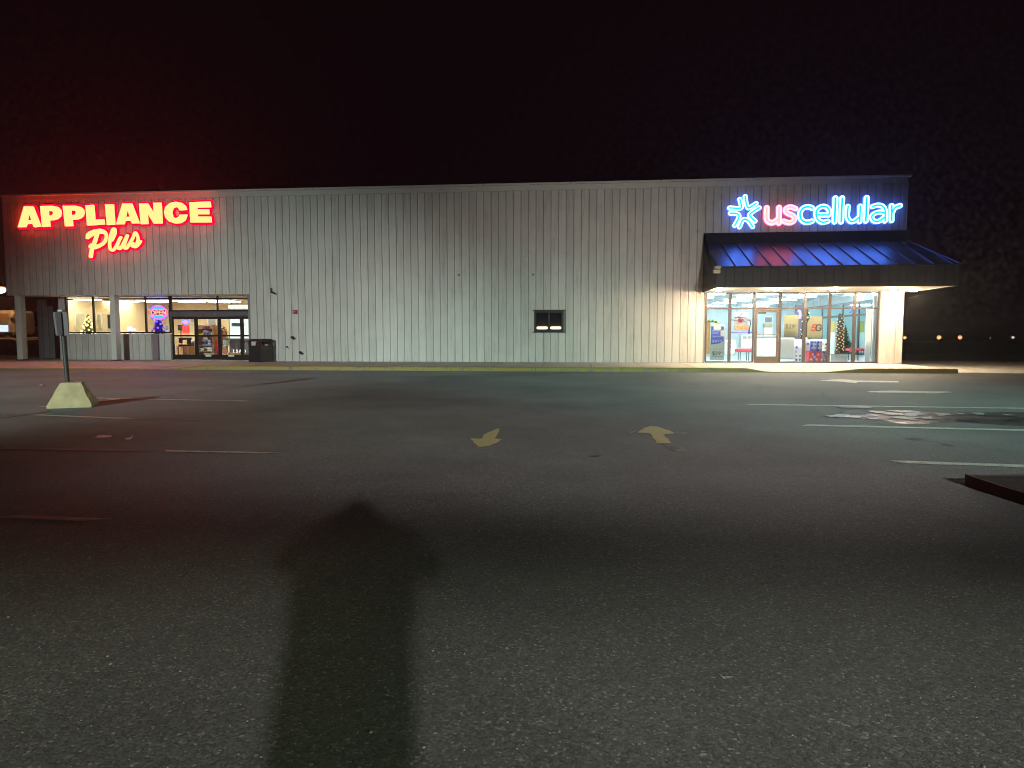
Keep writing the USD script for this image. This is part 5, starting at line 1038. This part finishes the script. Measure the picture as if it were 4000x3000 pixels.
# pale stone chips scattered over the near asphalt
cb = trimesh.creation.icosphere(0, 1.0)
ms = []
for k in range(1400):
    x_, y_ = rng.uniform(-3.2, 3.6), rng.uniform(1.6, 5.2); s = rng.uniform(.0018, .0045) if rng.random() < .96 else rng.uniform(.005, .008); m = cb.copy(); m.vertices *= np.array([s, s * rng.uniform(.6, 1.2), s * .6]); m.apply_transform(trimesh.transformations.rotation_matrix(rng.uniform(0, 6), [0, 0, 1])); m.apply_translation([x_, y_, s * .3]); ms.append(m)
obj('stone_grit', cat(ms), mat('pale_grit', (.26, .26, .22), .7), kind='stuff', label='pale stone grit scattered over the near asphalt', cat='grit')

# ================================================================== FAR LEFT: street lamp, van, shed, bank
LY = 44.6
c = W(2, 1135, LY); gz = float(ground_height(c[0], LY))
t = thing('street_lamp', 'orange glowing street lamp at the left edge beyond the porch', 'street lamp', (c[0], LY, gz))
obj('pole', cyl((c[0] - .9, LY, gz), (c[0] - .9, LY, c[2] + .3), .09, .06, 12), steel, t); obj('arm', tubepath([np.array((c[0] - .9, LY, c[2] + .28)), np.array((c[0], LY, c[2] + .35))], .04), steel, t); obj('lamp_head', rbx(c[0] - .4, c[0] + .4, LY - .2, LY + .2, c[2] + .22, c[2] + .36, .05), steel, t)
hm = ball((0, 0, 0), 1, 2); hm.vertices *= [.38, .2, .2]; hm.apply_translation([c[0], LY, c[2] + .02]); obj('lens', hm, E_sodium, t, smooth=True)
# white van with a lit panel
vY = 46.0; x0, x1, z0, z1 = prect(-90, 1212, 55, 1318, vY); gz = z0
van = thing('white_van', 'pale boxy camper van with a bright lit side panel at the left edge', 'van', ((x0 + x1) / 2, vY + 1, gz - .3))
vw = mat('van_white', (.42, .40, .40), .4)
obj('body', rbx(x0, x1, vY, vY + 2.1, z0 + .2, z1, .18), vw, van); obj('skirt', rbx(x0 + .1, x1 - .1, vY + .05, vY + 2.0, z0 - .05, z0 + .199, .05), steel, van)
a = prect(-60, 1227, 35, 1247, vY); obj('window', bx(a[0], a[1], vY - .012, vY - .002, a[2], a[3]), mat('pale_orange_window', (.40, .24, .14), .2), van)
a = prect(-60, 1270, 33, 1296, vY); obj('lit_panel', rbx(a[0], a[1], vY - .03, vY - .003, a[2], a[3], .01), E_lcd, van)
a = prect(-60, 1250, 36, 1262, vY); obj('side_stripe', bx(a[0], a[1], vY - .012, vY - .002, a[2], a[3]), grey_board, van)
a = prect(42, 1229, 60, 1241, vY); obj('mirror', rbx(a[0], a[1], vY - .2, vY - .03, a[2], a[3], .03), vw, van)
for xx in (x0 + .6, x1 - .55):
    w_ = obj('wheel', cyl((xx, vY + .02, z0 - .02), (xx, vY + .26, z0 - .02), .36, n=20), black_plastic, van); obj('rim', cyl((xx, vY + .005, z0 - .02), (xx, vY + .018, z0 - .02), .2, n=16), galv, w_)
van_gz = z0 - .38
# shed
sY = 50.0; x0, x1, z0, z1 = prect(92, 1284, 133, 1318, sY)
t = thing('pale_shed', 'small cream shed with two panels seen between porch column and dark wall', 'shed', ((x0 + x1) / 2, sY, z0)); cr = mat('cream_shed', (.50, .42, .26), .6)
obj('wall', bx(x0, x1, sY, sY + 1.6, z0 - .3, z1), cr, t); obj('roof', rbx(x0 - .1, x1 + .1, sY - .12, sY + 1.7, z1 + .001, z1 + .2, .03), mat('shed_roof', (.60, .54, .38), .6), t)
a = prect(104, 1289, 107, 1309, sY); obj('door_gap', bx(a[0], a[1], sY - .01, sY - .002, a[2], a[3]), ink, t)
for q0, q1 in ((94, 103), (109, 131)): a = prect(q0, 1288, q1, 1314, sY); obj('panel', bx(a[0], a[1], sY - .025, sY - .004, a[2], a[3]), tan_poster, t)
c = W(137, 1262, sY); t = thing('gooseneck_lamp', 'white gooseneck lamp standing beside the cream shed', 'lamp', (c[0], sY, z0)); obj('stem', cyl((c[0] - .05, sY - .3, z0 - .3), (c[0] - .05, sY - .3, c[2]), .05, n=8), white_paint, t); obj('head', tubepath([np.array((c[0] - .05, sY - .3, c[2])), np.array((c[0] + .08, sY - .3, c[2] + .08)), np.array((c[0] + .22, sY - .3, c[2] + .06))], .07), white_paint, t)
c = W(141, 1300, sY); t = thing('red_drum', 'small dull red drum beside the cream shed', 'drum', (c[0], sY, z0)); obj('body', cyl((c[0], sY - .2, z0 - .3), (c[0], sY - .2, z0 + .55), .14, n=14), mat('dull_red', (.36, .16, .12), .6), t); obj('lid', cyl((c[0], sY - .2, z0 + .551), (c[0], sY - .2, z0 + .68), .12, .08, n=14), galv, t)
# long dark house behind
hY = 70.0; x0, x1, z0, z1 = prect(60, 1196, 190, 1340, hY)
t = thing('dark_house', 'dark unlit house with a pale eave beyond the porch', 'house', ((x0 + x1) / 2, hY, z0)); obj('wall', bx(x0, x1, hY, hY + 6, -3, z1 - .6), mat('dark_house_wall', (.05, .03, .03), .8), t)
obj('eave', bx(x0 - .1, x1 + .1, hY - .5, hY + 6, z1 - .599, z1 - .2), mat('eave_paint', (.36, .28, .27), .6), t); obj('roof', trimesh.convex.convex_hull(np.array([(x0, hY - .4, z1 - .198), (x1, hY - .4, z1 - .198), (x0, hY + 6, z1 - .198), (x1, hY + 6, z1 - .198), (x0, hY + 3, z1 + 1.4), (x1, hY + 3, z1 + 1.4)])), backing, t)
# bank of pale ground along the far road (left)
bk = []
xa, xb = -60.0, -19.8
nx = 90; prof = [(41.6, -.25), (41.9, .35), (42.3, .98), (44.5, 1.12), (52.0, 1.05)]
xs2 = np.linspace(xa, xb, nx); v = [(x, y + .3 * meshkit.noise([[x * .9, y, 0]])[0], z + (.22 * (meshkit.noise([[x * 1.3, y * .7, 1.0]])[0] - .5) if 0 < i < 4 else 0)) for x in xs2 for i, (y, z) in enumerate(prof)]
f = [(i * 5 + j, i * 5 + j + 5, i * 5 + j + 6, i * 5 + j + 1) for i in range(nx - 1) for j in range(4)]
bm = trimesh.Trimesh(np.array(v), np.vstack([np.array(f)[:, [0, 1, 2]], np.array(f)[:, [0, 2, 3]]]), process=False)
obj('earth_bank', bm, mat('pale_bank', (.30, .22, .14), .95, var=.3, scale=1.2), kind='structure')

# ================================================================== FAR RIGHT: lamps over the dark field
def far_lamp(px, py, Y, r, m_, lab, name='street_lamp'):
    c = W(px, py, Y); gz = float(ground_height(c[0], Y)); t = thing(name, lab, 'street lamp', (c[0], Y, gz)); obj('pole', cyl((c[0], Y, gz - .2), (c[0], Y, c[2] + r), .12, .08, 8), steel, t); obj('globe', ball(c, r, 2), m_, t, smooth=True); obj('cap', cyl((c[0], Y, c[2] + r * .9), (c[0], Y, c[2] + r * 1.25), r * .7, r * .3, 12), steel, t)
far_lamp(3534, 1319, 150, .32, E_far, 'distant orange lamp half hidden by the building corner'); far_lamp(3668, 1318, 160, .42, E_far, 'distant orange lamp over the dark field, middle of the three'); far_lamp(3750, 1318, 165, .42, emit('far_lamp_red', (1.0, .42, .20), 1.7), 'distant reddish orange lamp, right of the pair over the field')
far_lamp(3957, 1318, 240, .4, E_far_small, 'tiny pale distant lamp near the right edge'); far_lamp(3868, 1320, 260, .25, emit('far_dim_lamp', (.5, .6, .55), .35), 'very faint distant lamp left of the tiny pale one')
fY = 230.0; x0, x1, z0, z1 = prect(3560, 1333, 4300, 1368, fY)
hr = [(x, fY, -5) for x in (x0, x1)]
xs3 = np.linspace(x0, x1 + 40, 60); topz = z1 + 1.0 * np.array([meshkit.fbm([[x * .12, 0, 0]], 3, 5)[0] for x in xs3]) - .4
v = np.vstack([np.c_[xs3, np.full(60, fY), np.full(60, -3.62)], np.c_[xs3, np.full(60, fY + 3), topz], np.c_[xs3, np.full(60, fY + 30), np.full(60, -3.62)]]); i = np.arange(59)
obj('far_tree_line', (v, np.vstack([np.c_[i, i + 1, i + 61, i + 60], np.c_[i + 60, i + 61, i + 121, i + 120]])), soil, kind='stuff', label='far dark tree line low on the horizon at right', cat='tree line')

# ================================================================== OUT OF FRAME: lot lamp, added fill lamps, added slatted hoarding, photographer
def lamp_post(pos, lab, d):
    t = thing('lot_lamp', lab, 'lamp post', (pos[0], pos[1] - .9, 0)); obj('pole', cyl((pos[0], pos[1] - .9, 0), (pos[0], pos[1] - .9, pos[2] + .5), .11, .07, 12), steel, t); obj('arm', tubepath([np.array((pos[0], pos[1] - .9, pos[2] + .45)), np.array((pos[0], pos[1], pos[2] + .45))], .05), steel, t); obj('lamp_head', rbx(pos[0] - .35, pos[0] + .35, pos[1] - .45, pos[1] + .3, pos[2] + .30, pos[2] + .42, .04), steel, t)
lamp_post(LAMP_A, 'tall lot lamp behind the photographer', 1); lamp_post(FILL_C, 'added shorter green fill lamp behind the photographer', 1); lamp_post(FILL_L, 'added cool white fill lamp far left behind the photographer', 1); lamp_post(FILL_R, 'added greenish fill lamp far right behind the photographer', 1)  # all but the tall lamp are added fill
# hoarding of added, unseen slats: throws the dim band across the lot
HY = -9.0
def through(gp): d = LAMP_A - np.array([gp[0], gp[1], 0]); k = (HY - gp[1]) / d[1]; return np.array([gp[0], gp[1], 0]) + d * k
tl, tr, bl, br = through(G(-700, 1880)), through(G(4700, 2050)), through(G(-1200, 2400)), through(G(5200, 2385))
hx0, hx1 = min(tl[0], bl[0]) - 1.6, 12.6
hz = lambda x: np.interp(x, [tl[0], tr[0]], [tl[2], tr[2]]); lz = lambda x: np.interp(x, [bl[0], br[0]], [bl[2], br[2]])
t = thing('slatted_hoarding', 'long raised hoarding of added unseen slats behind the photographer', 'blocker', ((hx0 + hx1) / 2, HY, 0))
NS = 8
for k in range(NS):
    f0, f1 = (k + .15) / NS, (k + .85) / NS
    v = [(x, y, lz(x) + (hz(x) - lz(x)) * fr) for x in (hx0, hx1) for y in (HY - .015, HY + .015) for fr in (f0, f1)]; obj('slat', trimesh.convex.convex_hull(np.array(v)), wood, t)
for x in (hx0, hx1): obj('post', bx(x - .06, x + .06, HY + .02, HY + .14, 0, max(hz(x), lz(x))), wood, t)
# photographer
def person():
    J = {}
    t = thing('person', 'person in a dark hooded coat holding up a phone behind the lens', 'person', (.02, -.42, 0))
    bx0, by0 = .02, -.42
    def hullchain(chains, ref=.03, it=8):
        parts = []
        for ch in chains:
            for (p, r), (p2, r2) in zip(ch[:-1], ch[1:]):
                s = [manifold3d.Manifold.sphere(r, 16).translate(list(map(float, p))), manifold3d.Manifold.sphere(r2, 16).translate(list(map(float, p2)))]; parts.append(manifold3d.Manifold.batch_hull(s))
        m = manifold3d.Manifold.batch_boolean(parts, manifold3d.OpType.Add).refine_to_length(ref).to_mesh(); tm = trimesh.Trimesh(m.vert_properties[:, :3], m.tri_verts); trimesh.smoothing.filter_taubin(tm, iterations=it); return tm
    o = lambda x, y, z: np.array([bx0 + x, by0 + y, z])
    head = [(o(0, 0, 1.48), .06), (o(0, .02, 1.58), .085), (o(0, .03, 1.64), .09)]
    chains = [head, [(o(0, .11, 1.60), .03), (o(0, .125, 1.58), .018)]]
    for s in (-1, 1):
        chains += [[(o(s * .18, -.02, 1.46), .075), (o(s * .33, .03, 1.33), .05), (o(s * .10, .33, 1.22), .035)], [(o(s * .10, .33, 1.22), .035), (o(s * .075, .37, 1.23), .028)]]
        for q in range(4): chains.append([(o(s * .085, .375, 1.20 + .02 * q), .009), (o(s * .075, .405, 1.20 + .02 * q), .008), (o(s * .060, .405, 1.20 + .02 * q), .007)])
        chains.append([(o(s * .08, .36, 1.27), .010), (o(s * .065, .37, 1.285), .008)])
        chains += [[(o(s * .09, 0, .90), .09), (o(s * .095, .01, .50), .06), (o(s * .10, -.01, .10), .045)], [(o(s * .10, -.01, .055), .05), (o(s * .11, .16, .04), .035)]]
    chains += [[(o(-.15, 0, 1.36), .10), (o(.15, 0, 1.36), .10)], [(o(-.12, 0, 1.2), .13), (o(.12, 0, 1.2), .13)], [(o(-.1, 0, .95), .13), (o(.1, 0, .95), .13)], [(o(0, 0, 1.36), .1), (o(0, 0, .95), .13)], [(o(0, 0, 1.5), .06), (o(0, 0, 1.36), .1)]]
    b_ = obj('body', hullchain(chains, .02, 6), mat('skin', (.45, .28, .2), .6), t, smooth=True)
    coat = [[(o(-.19, 0, 1.47), .12), (o(.19, 0, 1.47), .12)], [(o(-.10, 0, 1.15), .16), (o(.10, 0, 1.15), .16)], [(o(-.07, 0, .80), .14), (o(.07, 0, .80), .14)], [(o(-.10, 0, 1.15), .16), (o(-.07, 0, .80), .14)], [(o(.10, 0, 1.15), .16), (o(.07, 0, .80), .14)], [(o(-.19, 0, 1.47), .12), (o(-.11, 0, 1.15), .16)], [(o(.19, 0, 1.47), .12), (o(.11, 0, 1.15), .16)], [(o(-.06, -.02, 1.58), .125), (o(.06, -.02, 1.58), .125)], [(o(0, -.02, 1.56), .13), (o(0, 0, 1.42), .15)]]
    for s in (-1, 1): coat.append([(o(s * .21, -.02, 1.47), .11), (o(s * .34, .03, 1.33), .09), (o(s * .13, .29, 1.22), .055)])
    obj('coat', hullchain(coat, .03, 8), mat('dark_coat', (.03, .03, .035), .8), t, smooth=True)
    tr_ = [[(o(s * .09, 0, .85), .11), (o(s * .095, .01, .48), .08), (o(s * .10, 0, .10), .065)] for s in (-1, 1)]; obj('trousers', hullchain(tr_, .03, 6), mat('dark_trousers', (.03, .035, .05), .8), t, smooth=True)
    obj('hair', hullchain([[(o(0, -.02, 1.65), .095), (o(0, 0, 1.69), .085)]], .02, 4), mat('dark_hair', (.03, .02, .015), .6), t, smooth=True)
    ph = thing('phone', 'dark phone held in both hands at the camera position', 'phone', (0, -.03, 1.2)); obj('case', rbx(-.04, .10, -.035, -.026, 1.185, 1.262, .004), black_plastic, ph)
    obj('screen', bx(-.035, .095, -.0375, -.0355, 1.19, 1.257), ink, ph)
person()

# ================================================================== AIR: added scatter that imitates lens bloom
haze = material('bloom_haze_mat', {'v': ('principled_volume', {'color': (.9, .9, .92), 'density': 0.0009, 'anisotropy': 0.8})}, volume='v.volume')
hz_ = bx(-905, 905, -305, 1505, -4.7, 14.0)
if True: obj('haze', hz_, haze, kind='stuff', label='added thin haze glowing around the lit signs', cat='haze')
